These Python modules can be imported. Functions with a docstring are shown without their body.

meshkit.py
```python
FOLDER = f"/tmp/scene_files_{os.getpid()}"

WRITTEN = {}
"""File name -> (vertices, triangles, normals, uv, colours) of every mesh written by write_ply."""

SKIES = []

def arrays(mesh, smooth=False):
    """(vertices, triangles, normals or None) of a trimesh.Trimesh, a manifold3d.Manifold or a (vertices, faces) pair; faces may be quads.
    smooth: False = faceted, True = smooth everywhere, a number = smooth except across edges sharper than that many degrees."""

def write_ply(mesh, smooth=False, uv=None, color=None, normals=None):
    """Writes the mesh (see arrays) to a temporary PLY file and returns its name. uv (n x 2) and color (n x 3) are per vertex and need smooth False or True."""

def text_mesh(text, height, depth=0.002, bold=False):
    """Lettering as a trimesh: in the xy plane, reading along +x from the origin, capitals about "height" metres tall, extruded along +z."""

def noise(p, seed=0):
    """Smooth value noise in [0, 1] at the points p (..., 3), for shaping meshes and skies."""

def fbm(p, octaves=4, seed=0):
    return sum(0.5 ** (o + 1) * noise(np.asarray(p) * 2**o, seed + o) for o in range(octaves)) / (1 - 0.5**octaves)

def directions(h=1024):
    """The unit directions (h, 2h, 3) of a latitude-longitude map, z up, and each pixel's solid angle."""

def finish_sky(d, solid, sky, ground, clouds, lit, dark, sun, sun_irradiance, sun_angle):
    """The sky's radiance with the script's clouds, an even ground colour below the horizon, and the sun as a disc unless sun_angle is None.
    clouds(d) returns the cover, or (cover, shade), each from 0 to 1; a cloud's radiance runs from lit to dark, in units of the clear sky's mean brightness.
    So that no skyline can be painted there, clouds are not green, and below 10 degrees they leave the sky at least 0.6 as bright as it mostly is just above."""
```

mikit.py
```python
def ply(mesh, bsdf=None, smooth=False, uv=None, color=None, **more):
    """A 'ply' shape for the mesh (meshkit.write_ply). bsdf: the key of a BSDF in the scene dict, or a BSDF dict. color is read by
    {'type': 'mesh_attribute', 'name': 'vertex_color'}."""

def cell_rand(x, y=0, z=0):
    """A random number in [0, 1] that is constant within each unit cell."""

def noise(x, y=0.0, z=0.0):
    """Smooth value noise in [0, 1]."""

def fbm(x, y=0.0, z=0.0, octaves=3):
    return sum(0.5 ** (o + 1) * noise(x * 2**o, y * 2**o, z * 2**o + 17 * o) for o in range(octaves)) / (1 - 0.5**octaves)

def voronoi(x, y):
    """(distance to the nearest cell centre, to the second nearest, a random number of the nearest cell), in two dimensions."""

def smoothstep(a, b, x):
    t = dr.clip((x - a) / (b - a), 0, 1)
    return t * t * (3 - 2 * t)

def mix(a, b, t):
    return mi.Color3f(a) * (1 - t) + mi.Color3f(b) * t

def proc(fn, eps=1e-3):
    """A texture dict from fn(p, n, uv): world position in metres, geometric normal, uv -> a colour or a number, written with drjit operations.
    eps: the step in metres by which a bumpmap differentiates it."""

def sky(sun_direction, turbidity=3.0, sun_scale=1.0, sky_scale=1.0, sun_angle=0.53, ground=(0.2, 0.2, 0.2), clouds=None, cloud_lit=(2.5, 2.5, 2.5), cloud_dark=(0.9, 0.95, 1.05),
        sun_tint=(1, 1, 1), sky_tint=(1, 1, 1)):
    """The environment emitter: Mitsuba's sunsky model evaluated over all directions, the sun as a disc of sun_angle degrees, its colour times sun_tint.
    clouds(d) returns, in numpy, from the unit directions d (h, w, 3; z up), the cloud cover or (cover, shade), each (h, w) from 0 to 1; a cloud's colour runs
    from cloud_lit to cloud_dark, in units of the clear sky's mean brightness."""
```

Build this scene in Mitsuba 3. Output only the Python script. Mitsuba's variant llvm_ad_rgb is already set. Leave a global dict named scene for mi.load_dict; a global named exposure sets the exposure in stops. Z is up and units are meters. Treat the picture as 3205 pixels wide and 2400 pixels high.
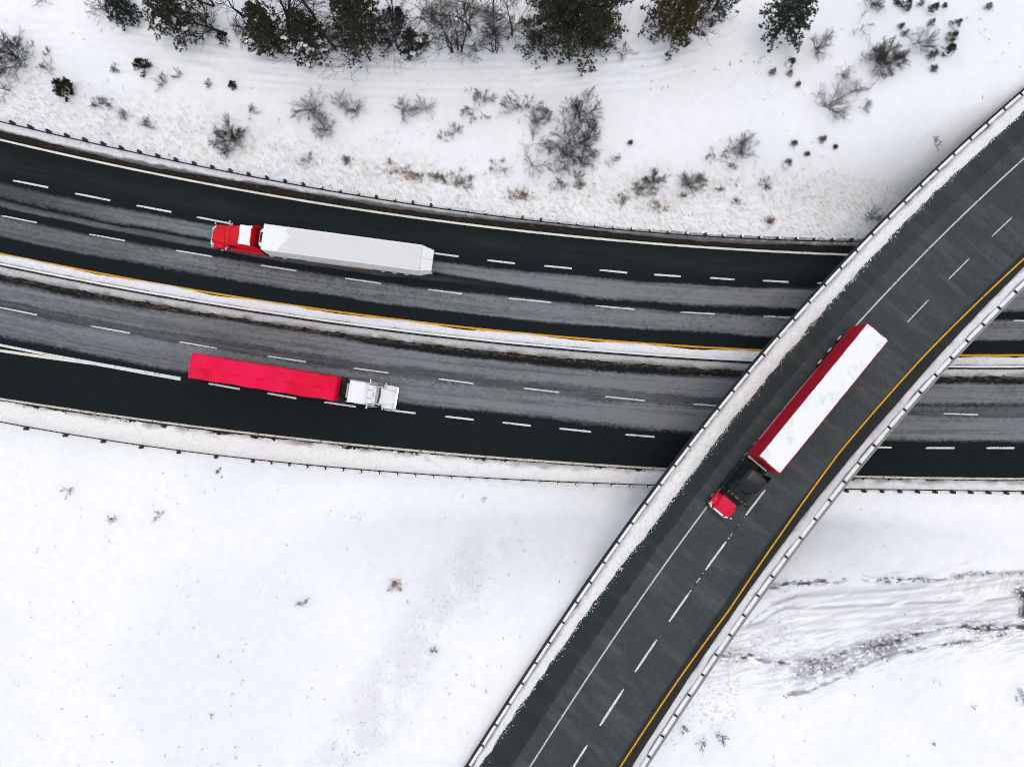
import math
import numpy as np, trimesh, mitsuba as mi, drjit as dr
import mikit, meshkit
from mikit import proc, noise, fbm, smoothstep, mix, cell_rand, voronoi

T = mi.ScalarTransform4f
scene, labels = {}, {}

# ---------------------------------------------------------------- camera, sky, exposure
EYE, TARGET, FOV = np.array([0.0, 0.0, 80.0]), np.array([2.2, 2.54, 0.0]), 68.0
scene['camera'] = {'type': 'perspective', 'fov': FOV, 'fov_axis': 'x', 'near_clip': 1.0, 'far_clip': 5000.0,
                   'to_world': T().look_at(origin=EYE.tolist(), target=TARGET.tolist(), up=[0, 1, 0])}
scene['sky'] = mikit.sky((0.05, -0.06, 0.997), turbidity=4, sun_scale=0.22, sun_angle=26, clouds=lambda d: np.ones(d.shape[:2]),
                         cloud_lit=(2.36, 2.48, 2.72), cloud_dark=(0.9, 0.95, 1.05), ground=(0.6, 0.6, 0.62))
exposure = 1.14

# ---------------------------------------------------------------- measuring: a sight line of the survey picture (2211 wide) to a height
SCALE = 3205 / 2211
FOC = 1602.5 / math.tan(math.radians(FOV / 2))
_f = (TARGET - EYE) / np.linalg.norm(TARGET - EYE)
_r = np.cross(_f, [0, 1, 0]); _r /= np.linalg.norm(_r)
_u = np.cross(_r, _f)


def at(sx, sy, z=0.0):
    v = _f + _r * (sx * SCALE - 1602.5) / FOC - _u * (sy * SCALE - 1200) / FOC
    return EYE + v * ((z - EYE[2]) / v[2])


# ---------------------------------------------------------------- the two roads as curves
RC = (-0.0666, 2.5244, -5.0954, 6.9859)        # median barrier, y(x / 50)
OFF = {'edge_n': (0.321, -0.565, 12.103), 'a': (0.377, -0.126, 8.61), 'b': (0.283, -0.069, 4.771), 'yellow': (0.0, 0.078, 1.185),
       'c': (-0.13, -0.294, -4.663), 'd': (-0.021, -0.153, -8.505), 'edge_s': (-0.707, 0.998, -12.188),
       'rail_n': (0.518, 0.953, -1.116, 13.235), 'rail_s': (-0.706, -0.319, 2.248, -14.367)}
GC = (4.205, 11.508, 42.386, 28.718)           # ramp reference line, x(y / 50)
DECK = 6.5


def poly(c, u):
    r = 0.0
    for k in c:
        r = r * u + k
    return r


def dpoly(c, u):
    n = len(c) - 1
    return poly([k * (n - i) for i, k in enumerate(c[:-1])], u)


def hw_y(x):
    xc = np.clip(x, -56, 58)
    return poly(RC, xc / 50) + dpoly(RC, xc / 50) / 50 * (x - xc)


def off(name, x):
    return poly(OFF[name], np.clip(x, -54, 56) / 50)


def hw(x, t):
    x = np.asarray(x, float)
    return np.stack([x + 0 * t, hw_y(x) + t], -1)


def ramp_x(y):
    yc = np.clip(y, -40, 32)
    return poly(GC, yc / 50) + dpoly(GC, yc / 50) / 50 * (y - yc)


def ramp_slope(y):
    return dpoly(GC, np.clip(y, -40, 32) / 50) / 50


def ramp(y, d):
    y = np.asarray(y, float)
    g = ramp_slope(y)
    n = np.sqrt(1 + g * g)
    return np.stack([ramp_x(y) + d / n, y - d * g / n], -1)


def t_of(p):                                    # for textures: offset from the median, along the highway
    xc = dr.clip(p.x, -56, 58)
    return p.y - (poly(RC, xc / 50) + dpoly(RC, xc / 50) / 50 * (p.x - xc))


def d_of(p):                                    # for textures: offset from the ramp's reference line
    yc = dr.clip(p.y, -40, 32)
    g = dpoly(GC, yc / 50) / 50
    return (p.x - poly(GC, yc / 50) - g * (p.y - yc)) / dr.sqrt(1 + g * g)


def sstep(a, b, x):
    t = np.clip((x - a) / (b - a), 0, 1)
    return t * t * (3 - 2 * t)


def fb(x, y, s, octaves=3, seed=0):
    return meshkit.fbm(np.stack([x * s, y * s, 0 * x], -1), octaves, seed) - 0.5


TRACK = [(0, 92), (300, 110), (500, 141), (700, 158), (900, 165), (1150, 163), (1400, 150), (1560, 118), (1700, 60), (1790, 0), (1850, -60)]
TRACK = np.array([at(*q, 0.9)[:2] for q in TRACK])
DITCH = np.array([at(*q, 0.0)[:2] for q in [(1130, 1170), (1060, 1290), (990, 1430), (930, 1560), (880, 1660)]])


def near(x, y, pts):
    d = np.full(np.shape(x), 1e9)
    for a, b in zip(pts[:-1], pts[1:]):
        ab = b - a
        k = np.clip(((x - a[0]) * ab[0] + (y - a[1]) * ab[1]) / (ab @ ab), 0, 1)
        d = np.minimum(d, np.hypot(x - a[0] - k * ab[0], y - a[1] - k * ab[1]))
    return d


def ground(x, y):
    x, y = np.asarray(x, float), np.asarray(y, float)
    t = y - hw_y(x)
    north, south = t - off('rail_n', x), off('rail_s', x) - t
    z = -0.16 + 0.22 * sstep(-0.5, 0.25, north) + 0.22 * sstep(-0.5, 0.25, south)
    far = np.maximum(sstep(0.6, 6, north), sstep(0.6, 5, south))
    z += 0.95 * sstep(1.5, 14, north) - 0.7 * sstep(1, 10, south)
    z += far * (0.9 * fb(x, y, 0.05, 3, 1) + 0.30 * fb(x, y, 0.30, 3, 2) + 0.05 * fb(x * 0.5, y * 2.2, 0.8, 3, 6))
    z += np.maximum(sstep(0, 1.2, north), sstep(0, 1.2, south)) * (0.10 * fb(x, y, 1.1, 3, 3) + 0.05 * fb(x, y, 3.0, 2, 4))
    dt = near(x, y, TRACK)
    for k, c in enumerate((0.3, 1.1, 1.9)):
        w = np.abs(dt - c + 0.5 * fb(x, y, 0.25, 2, 30 + k))
        z -= (0.14 + 0.16 * fb(x, y, 0.9, 2, 20 + k)) * np.exp(-(w / 0.2) ** 2)
    z -= 0.45 * np.exp(-(near(x, y, DITCH) / 1.6) ** 2)
    d = (x - ramp_x(y)) / np.sqrt(1 + ramp_slope(y) ** 2) - 1.8
    fac = np.where(t > 0, sstep(-0.5, 16.0, north), sstep(-0.5, 12.0, south))
    w = np.maximum(np.abs(d) - 7.7, 0)
    e = 6.35 - w * w / (w + 5.0) / 3.6
    e = e + 0.25 * fb(x, y, 0.3, 3, 5) * sstep(7.7, 9, np.abs(d))
    e = e * fac - 1.5 * (1 - fac) ** 2
    k = np.clip(0.5 + 0.5 * (e - z) / 1.2, 0, 1)
    return z * (1 - k) + e * k + 0.3 * k * (1 - k)


def on_ground(sx, sy):
    p = at(sx, sy, 0.0)
    for _ in range(12):
        p = at(sx, sy, float(ground(p[0], p[1])))
    return np.array([p[0], p[1], float(ground(p[0], p[1]))])


# ---------------------------------------------------------------- names and meshes
used = {}


def numbered(name):
    k = used[name] = used.get(name, -1) + 1
    return name if k == 0 else f'{name}_{k:03d}'


def tag(key, label=None, cat=None, group=None, kind=None):
    labels[key] = {a: b for a, b in (('label', label), ('category', cat), ('group', group), ('kind', kind)) if b}


def thing(name, label, cat, group=None):
    key = numbered(name)
    tag(key, label, cat, group)
    return key


def add(name, mesh, mat, parent=None, smooth=False, M=None, label=None, kind=None):
    key = numbered(f'{parent}__{name}' if parent else name)
    d = mikit.ply(mesh, mat, smooth)
    if M is not None:
        d['to_world'] = M
    scene[key] = d
    if label or kind:
        tag(key, label, kind=kind)
    return key


def again(name, source, M, parent):
    key = numbered(f'{parent}__{name}')
    scene[key] = {**scene[source], 'to_world': M}
    return key


def cat(ms):
    vs, fs, n = [], [], 0
    for m in ms:
        v, f = (m.vertices, m.faces) if hasattr(m, 'vertices') else m
        vs.append(np.asarray(v)); fs.append(np.asarray(f) + n); n += len(v)
    return np.vstack(vs), np.vstack(fs)


def grid(V, close=False):
    n, m = V.shape[:2]
    i, j = np.meshgrid(np.arange(n - 1), np.arange(m if close else m - 1), indexing='ij')
    a, b = i * m + j, i * m + (j + 1) % m
    return V.reshape(-1, 3), np.stack([a, b, b + m, a + m], -1).reshape(-1, 4)


def tris(m):
    v, f = m
    return (v, np.vstack([f[:, [0, 1, 2]], f[:, [0, 2, 3]]])) if f.shape[1] == 4 else m


def sweep(curve, ss, prof, close=False, up=True):
    """A profile of (offset, height), each a number or an array along ss, drawn along a curve."""
    V = np.stack([np.concatenate([curve(ss, d + 0 * ss), (z + 0 * ss)[:, None]], -1) for d, z in prof], 1)
    v, f = tris(grid(V, close))
    if close:
        m = len(prof)
        cap = np.array([[0, k, k + 1] for k in range(1, m - 1)])
        f = np.vstack([f, cap[:, ::-1], cap + (len(ss) - 1) * m])
    return v, f


def flat_up(m):
    v, f = m
    n = np.cross(v[f[:, 1]] - v[f[:, 0]], v[f[:, 2]] - v[f[:, 0]])[:, 2]
    return v, np.where((n < 0)[:, None], f[:, ::-1], f)


_ico = trimesh.creation.icosphere(1).vertices
_ico2 = trimesh.creation.icosphere(2).vertices


def hull(pts, r=0.03):
    p = (np.asarray(pts, float)[:, None] + _ico * r).reshape(-1, 3)
    return trimesh.convex.convex_hull(p)


def box(x0, x1, y0, y1, z0, z1, r=0.02):
    if r <= 0:
        return trimesh.creation.box(bounds=[[x0, y0, z0], [x1, y1, z1]])
    return hull([[x, y, z] for x in (x0 + r, x1 - r) for y in (y0 + r, y1 - r) for z in (z0 + r, z1 - r)], r)


def tubes(p0, p1, r0, r1, k=4):
    p0, p1 = np.asarray(p0, float), np.asarray(p1, float)
    r0, r1 = np.asarray(r0, float), np.asarray(r1, float)
    t = p1 - p0
    t /= np.linalg.norm(t, axis=1, keepdims=True) + 1e-12
    a = np.cross(t, np.where(np.abs(t[:, 2:]) < 0.9, [0, 0, 1.0], [1.0, 0, 0]))
    a /= np.linalg.norm(a, axis=1, keepdims=True) + 1e-12
    b = np.cross(t, a)
    ang = np.arange(k) * 2 * np.pi / k
    ring = np.cos(ang)[None, :, None] * a[:, None] + np.sin(ang)[None, :, None] * b[:, None]
    v = np.concatenate([p0[:, None] + ring * r0[:, None, None], p1[:, None] + ring * r1[:, None, None]], 1).reshape(-1, 3)
    j = np.arange(k)
    q = np.stack([j, (j + 1) % k, (j + 1) % k + k, j + k], -1)
    f = np.vstack([q[:, [0, 1, 2]], q[:, [0, 2, 3]]])
    return v, (f[None] + (np.arange(len(p0)) * 2 * k)[:, None, None]).reshape(-1, 3)


def lathe(prof, n=20):
    """(radius, y) profile turned about the y axis."""
    a = np.arange(n) * 2 * np.pi / n
    V = np.stack([np.stack([r * np.cos(a), y + 0 * a, r * np.sin(a)], -1) for r, y in prof], 0)
    return tris(grid(V, True))


def loft(secs):
    """Body made of sections along x: (x, z0, z1, half width below, half width above, corner radius)."""
    rows = []
    for x, z0, z1, w0, w1, r in secs:
        arc = [(w1 - r + r * math.cos(a), z1 - r + r * math.sin(a)) for a in np.linspace(0, np.pi / 2, 5)]
        ring = [(w0, z0), (w0 + (w1 - w0) * 0.1, z0 + 0.1 * (z1 - z0))] + arc
        rows.append([[x, y, z] for y, z in ring] + [[x, -y, z] for y, z in ring[::-1]])
    V = np.array(rows)
    v, f = tris(grid(V, True))
    m = V.shape[1]
    cap = np.array([[0, k, k + 1] for k in range(1, m - 1)])
    f = np.vstack([f, cap, cap[:, ::-1] + (len(secs) - 1) * m])
    return trimesh.Trimesh(v, f, process=False)


# ---------------------------------------------------------------- materials
def diffuse(name, fn):
    scene[name] = {'type': 'twosided', 'bsdf': {'type': 'diffuse', 'reflectance': proc(fn) if callable(fn) else {'type': 'rgb', 'value': list(fn)}}}


def paint(name, rgb, rough=0.35, metal=0.0, spec=0.5, coat=0.0, dirt=0.25, dirt_rgb=(0.25, 0.23, 0.21)):
    def fn(p, n, uv):
        g = fbm(p.x * 2.1, p.y * 2.1, p.z * 2.1, 3)
        return mix(rgb, dirt_rgb, dirt * smoothstep(0.45, 0.85, g))
    spec, coat = (spec, coat) if metal else (0.4 * spec, 0.4 * coat)
    scene[name] = {'type': 'twosided', 'bsdf': {'type': 'principled', 'base_color': proc(fn), 'roughness': rough, 'metallic': metal, 'specular': spec, 'clearcoat': coat, 'clearcoat_gloss': 0.8}}


def band(t, lo, hi, s):
    return smoothstep(lo - s, lo + s, t) * (1 - smoothstep(hi - s, hi + s, t))


def dline(x, y, pts):
    d = mi.Float(1e9)
    for a, b in zip(pts[:-1], pts[1:]):
        abx, aby = float(b[0] - a[0]), float(b[1] - a[1])
        k = dr.clip(((x - float(a[0])) * abx + (y - float(a[1])) * aby) / (abx * abx + aby * aby), 0, 1)
        d = dr.minimum(d, dr.square(x - float(a[0]) - k * abx) + dr.square(y - float(a[1]) - k * aby))
    return dr.sqrt(d)


def survey(*pts):                               # bottom right field: points measured in the 2100.. crop
    return [on_ground(1449 + 0.3446 * x, 1104 + 0.3446 * y)[:2] for x, y in pts]


RUT_A = survey((560, 470), (700, 460), (900, 440), (1150, 420), (1450, 432), (1700, 425), (1900, 385), (2300, 385))
RUT_B = survey((640, 580), (780, 532), (1000, 515), (1400, 490), (1700, 465), (2000, 430), (2350, 380))
RUT_C = survey((480, 720), (570, 690), (640, 640), (720, 605), (1000, 600), (1500, 575), (2000, 555), (2350, 520))
RUT_F = survey((320, 895), (480, 900), (620, 950), (850, 940), (1080, 890), (1250, 840), (1450, 800), (1600, 735), (1800, 720), (2050, 735), (2350, 720))
RUT_G = survey((740, 1150), (900, 1110), (1050, 1040), (1200, 960), (1400, 890), (1600, 850), (1900, 805), (2100, 770))
RUT_H = survey((820, 1000), (1000, 950), (1200, 890), (1420, 815))
FINE = [survey(*[(x, y + k) for x, y in ((600, 640), (740, 560), (900, 530), (1150, 512), (1450, 490), (1750, 462), (2000, 425), (2350, 385))]) for k in (-28, 34)] + [
    survey(*[(x, y + k) for x, y in ((520, 735), (640, 690), (800, 660), (1100, 640), (1500, 615), (1900, 590), (2350, 560))]) for k in (-10, 40, 95)]
ARC = survey((470, 735), (500, 690), (540, 655), (620, 600), (700, 560), (790, 528))
MUD = survey((2180, 490), (2240, 560), (2210, 640))
TREAD = survey((1780, 470), (2000, 455), (2250, 420))


def snow_fn(p, n, uv):
    x, y = p.x, p.y
    t = t_of(p)
    big = fbm(x * 0.07, y * 0.07, 0.0, 3)
    c = mix((0.84, 0.86, 0.90), (0.90, 0.905, 0.925), smoothstep(0.3, 0.65, big))
    c = c * (0.935 + 0.07 * fbm(x * 1.7, y * 1.7, 0.0, 3) + 0.05 * fbm(x * 5.0, y * 5.0, 2.0, 3))
    # grass just under the snow of the verge beyond the guardrail
    rn = t - poly(OFF['rail_n'], dr.clip(x, -54, 56) / 50)
    vm = smoothstep(-0.2, 0.8, rn) * (1 - smoothstep(3.5, 8.0, rn + 5 * (fbm(x * 0.12, y * 0.12, 3.0, 2) - 0.5)))
    q1, q2 = x * 0.8 - y * 0.6, x * 0.6 + y * 0.8
    sp = fbm(q1 * 2.4, q2 * 5.0, 5.0, 4)
    sp2 = fbm(q1 * 5.0, q2 * 9.0, 6.0, 3)
    c = mix(c, (0.735, 0.715, 0.69), vm * smoothstep(0.30, 0.75, sp))
    c = mix(c, (0.52, 0.49, 0.46), vm * 0.75 * smoothstep(0.58, 0.80, 0.55 * sp + 0.45 * sp2))
    c = mix(c, (0.30, 0.28, 0.27), 0.75 * smoothstep(0.72, 0.80, sp2) * (0.25 * smoothstep(0.5, 0.6, fbm(x * 0.15, y * 0.15, 8.0, 2)) + vm))
    # bare patch under the overpass edge
    # tyre ruts and trampled ground of the field at the right
    w = (fbm(x * 0.5, y * 0.5, 9.0, 2) - 0.5) * 1.2
    br = fbm(x * 1.3 + 3.0, y * 3.5, 11.0, 3)
    fine = fbm(x * 3.0, y * 5.0, 13.0, 3)
    south = smoothstep(-14.0, -17.5, t)
    lilac, dark, beige = (0.40, 0.40, 0.46), (0.10, 0.095, 0.085), (0.58, 0.53, 0.47)
    u1, u2 = x * 0.985 + y * 0.17, y * 0.985 - x * 0.17
    strk = fbm(u1 * 0.35, u2 * 2.6, 31.0, 4)
    reg = dline(x, y, RUT_C)
    wide = south * (1 - smoothstep(1.0, 4.8, dr.abs(reg + 2.0 * w)))
    c = mix(c, (0.66, 0.63, 0.60), wide * 0.5 * smoothstep(0.45, 0.75, strk))
    c = mix(c, (0.50, 0.50, 0.55), wide * 0.55 * smoothstep(0.60, 0.76, fbm(u1 * 0.5, u2 * 6.0, 35.0, 4)))
    thin_ = smoothstep(0.30, 0.55, fbm(u1 * 0.25, u2 * 1.5, 47.0, 2))
    for q in FINE:
        c = mix(c, (0.58, 0.565, 0.575), south * 0.55 * (0.35 + 0.65 * thin_) * (1 - smoothstep(0.02, 0.34, dline(x, y, q))))
    c = mix(c, (0.30, 0.30, 0.33), south * 0.7 * (1 - smoothstep(0.03, 0.16, dline(x, y, ARC))) * smoothstep(0.35, 0.55, br))
    low = south * (1 - smoothstep(1.0, 5.0, dr.abs(dline(x, y, RUT_F) + 1.5 * w)))
    c = mix(c, (0.52, 0.52, 0.57), low * 0.65 * smoothstep(0.46, 0.70, fbm(u1 * 0.7, u2 * 4.2, 33.0, 4)))
    da = dline(x, y, RUT_A) + 0.4 * w
    c = mix(c, lilac, south * 0.9 * (1 - smoothstep(0.05, 0.55, dr.abs(da))) * smoothstep(0.46, 0.62, br))
    c = mix(c, dark, south * (1 - smoothstep(0.0, 0.30, dr.abs(da))) * smoothstep(0.58, 0.70, br))
    db = dline(x, y, RUT_B)
    c = mix(c, lilac, south * 0.6 * (1 - smoothstep(0.03, 0.32, db)) * smoothstep(0.2, 0.55, strk))
    dc = dline(x, y, RUT_C)
    c = mix(c, lilac, south * 0.75 * (1 - smoothstep(0.02, 0.30, dc)) * smoothstep(0.2, 0.55, strk))
    df = dline(x, y, RUT_F) + 0.6 * w
    c = mix(c, beige, south * 0.5 * (1 - smoothstep(0.3, 2.2, dr.abs(df))) * smoothstep(0.45, 0.7, fine))
    c = mix(c, lilac, south * 0.95 * (1 - smoothstep(0.1, 1.0, dr.abs(df))) * smoothstep(0.45, 0.62, br))
    c = mix(c, dark, south * (1 - smoothstep(0.05, 0.42, dr.abs(df))) * smoothstep(0.56, 0.68, br))
    dh = dline(x, y, RUT_H) + 0.5 * w
    c = mix(c, lilac, south * 0.8 * (1 - smoothstep(0.6, 1.9, dr.abs(dh))) * smoothstep(0.38, 0.58, fine))
    dg = dline(x, y, RUT_G) + 0.35 * w
    c = mix(c, (0.33, 0.33, 0.38), south * 0.9 * (1 - smoothstep(0.05, 0.38, dr.abs(dg))) * smoothstep(0.42, 0.6, br))
    dm = dline(x, y, MUD) + 0.8 * w
    c = mix(c, dark, (1 - smoothstep(0.2, 1.3, dr.abs(dm))) * smoothstep(0.35, 0.55, fine))
    dq = dline(x, y, TREAD) + 0.5 * w
    c = mix(c, beige, 0.55 * (1 - smoothstep(0.3, 1.7, dr.abs(dq))) * smoothstep(0.38, 0.66, 0.5 * noise(x * 3.0 - y * 1.3, y * 0.7, 2.0) + 0.5 * fine))
    # thin snow on the trampled foot of the ramp bank
    dd = d_of(p)
    foot = band(dd, 9.5, 16.0, 2.0) * smoothstep(-20.0, -27.0, t)
    c = mix(c, (0.42, 0.41, 0.44), foot * 0.6 * smoothstep(0.50, 0.80, fbm(x * 3.4, y * 5.5, 37.0, 4)) * smoothstep(0.4, 0.6, fbm(x * 0.35, y * 0.35, 39.0, 2)))
    foot2 = band(dd, -17.5, -12.5, 2.0) * smoothstep(-17.0, -24.0, t)
    c = mix(c, (0.70, 0.70, 0.77), foot2 * 0.6 * smoothstep(0.30, 0.62, fbm(x * 0.5, y * 0.5, 43.0, 3)))
    c = mix(c, (0.42, 0.42, 0.48), foot2 * 0.45 * smoothstep(0.60, 0.82, fbm(x * 5.0, y * 5.0, 45.0, 3)))
    return c


diffuse('snow', snow_fn)


def road_fn(p, n, uv):
    x, y = p.x, p.y
    u = dr.clip(x, -54, 56) / 50
    t = t_of(p)
    w = (fbm(x * 0.045, t * 0.5, 1.0, 3) - 0.5) * 1.1
    w2 = (fbm(x * 0.25, t * 1.2, 2.0, 3) - 0.5) * 0.5
    str_ = fbm(x * 0.25, t * 3.0, 4.0, 3)
    fine = fbm(x * 2.6, t * 6.0, 6.0, 3)
    crk = fbm(x * 3.2, t * 4.2, 8.0, 3)
    b = t - poly(OFF['b'], u)
    a = t - poly(OFF['a'], u)
    c_ = t - poly(OFF['c'], u)
    d_ = t - poly(OFF['d'], u)
    q = w + w2
    right = smoothstep(-30.0, 5.0, x)
    right2 = smoothstep(-8.0, 10.0, x)
    hf = fbm(x * 3.4, t * 5.2, 8.0, 4) - 0.5
    grit = fbm(x * 7.0, t * 9.0, 9.0, 2) - 0.5

    def salt(v, lo, hi, soft, rough=1.0):
        k = band(v, lo, hi, soft)
        return smoothstep(0.10, 0.92, k + rough * (0.55 * hf + 0.25 * grit) * (1 - 0.45 * k) * smoothstep(0.02, 0.3, k))

    g = salt(b + q * 0.6, -2.1, 0.0, 0.40, 1.2) * (0.95 - 0.30 * smoothstep(-1.2, -0.1, b) * smoothstep(0.0, 0.12, hf))
    g = dr.maximum(g, salt(a + q * 0.6, -2.05 - 0.85 * right2, -0.72, 0.45) * (0.45 + 0.55 * smoothstep(-52.0, -30.0, x)))
    g = dr.maximum(g, salt(a + q * 0.5, -3.0, -2.45, 0.25) * 0.6 * (1 - right))
    g = dr.maximum(g, salt(t + q * 0.7, -3.9, -1.95 + 0.3 * (1 - right), 0.5, 1.1))
    g = dr.maximum(g, salt(c_ + w2 * 0.6, -0.5, 1.0, 0.6, 1.6) * 0.50)
    g = dr.maximum(g, salt(c_ + q * 0.7, -2.85, -0.25, 0.65))
    long = fbm(x * 0.045 + 0.02 * t, t * 5.0, 41.0, 4)
    patch = fbm(x * 0.09, t * 0.9, 44.0, 3)
    g = g * (0.78 + 0.55 * (fine - 0.25)) * (0.30 + 1.35 * (0.35 * str_ + 0.65 * long)) * (0.72 + 0.55 * patch)
    g = g * (0.84 + 0.26 * smoothstep(-45.0, 20.0, x))
    crack = smoothstep(0.030, 0.0, dr.abs(fbm(x * 1.6, t * 2.4, 20.0, 4) - 0.5)) * smoothstep(0.50, 0.62, fbm(x * 0.2, t * 0.7, 23.0, 2))
    g = g * (1 - 0.7 * crack * dr.maximum(band(b, -1.8, 0.3, 0.3), band(c_, -0.8, 1.2, 0.3)))
    col = mix((0.0110, 0.0145, 0.0158), (0.0165, 0.0205, 0.022), fine)
    col = mix(col, (0.024, 0.032, 0.032), band(a, 0.6, 2.6, 0.8) * str_)
    col = mix(col, (0.200, 0.209, 0.220), dr.clip(g, 0, 1))
    # gritty shoulders
    en = t - poly(OFF['edge_n'], u)
    es = t - poly(OFF['edge_s'], u)
    sh = smoothstep(0.1, 0.35, en)
    col = mix(col, mix((0.024, 0.0215, 0.019), (0.09, 0.084, 0.078), smoothstep(0.45, 0.75, fine + 0.35 * (en - 1.1))), sh)
    col = mix(col, mix((0.022, 0.020, 0.017), (0.16, 0.15, 0.14), smoothstep(0.5, 0.75, fine)), 1 - smoothstep(-0.4, -0.12, es))
    ms = band(t, -1.45, 0.0, 0.12)
    col = mix(col, mix((0.022, 0.0215, 0.020), (0.12, 0.113, 0.105), smoothstep(0.45, 0.75, fine)), ms * 0.8)
    return col


diffuse('asphalt', road_fn)


def deck_fn(p, n, uv):
    d = d_of(p)
    s = p.y * 1.28 + p.x * 0.0
    along = p.x * 0.62 + p.y * 0.78
    wisp = fbm(along * 1.3, d * 0.24, 3.0, 5)
    wisp2 = fbm(along * 2.4 + 7.0, d * 0.36, 5.0, 4)
    fine = fbm(p.x * 4.5, p.y * 4.5, 7.0, 2)
    c = mix((0.049, 0.058, 0.0605), (0.063, 0.071, 0.0735), fbm(p.x * 0.12, p.y * 0.12, 0.0, 2))
    c = mix(c, (0.098, 0.101, 0.102), 0.65 * smoothstep(0.42, 0.85, wisp))
    c = mix(c, (0.10, 0.092, 0.087), 0.4 * smoothstep(0.52, 0.85, wisp2))
    c = c * (0.85 + 0.30 * fine)
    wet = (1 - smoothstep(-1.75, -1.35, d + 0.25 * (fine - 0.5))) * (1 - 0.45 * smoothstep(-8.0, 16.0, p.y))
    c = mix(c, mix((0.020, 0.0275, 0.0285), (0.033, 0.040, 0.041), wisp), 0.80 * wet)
    c = mix(c, (0.014, 0.020, 0.021), 0.7 * band(d, 6.9, 9.0, 0.2))
    c = mix(c, (0.045, 0.038, 0.032), 0.75 * smoothstep(7.65, 8.0, d + 0.5 * (wisp - 0.5)))
    seam = smoothstep(0.05, 0.02, dr.abs(d + 1.55))
    return c * (1 - 0.35 * seam)


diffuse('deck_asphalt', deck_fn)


def worn(rgb, wear, under=(0.02, 0.024, 0.025), scale=7.0, edge=None):
    def fn(p, n, uv):
        g = fbm(p.x * scale, p.y * scale, 3.0, 3)
        c = mix(rgb, [0.8 * k for k in rgb], fbm(p.x * 1.5, p.y * 1.5, 0.0, 2))
        return mix(c, under, smoothstep(1.0 - wear - 0.09, 1.0 - wear + 0.04, g))
    return fn


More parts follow.
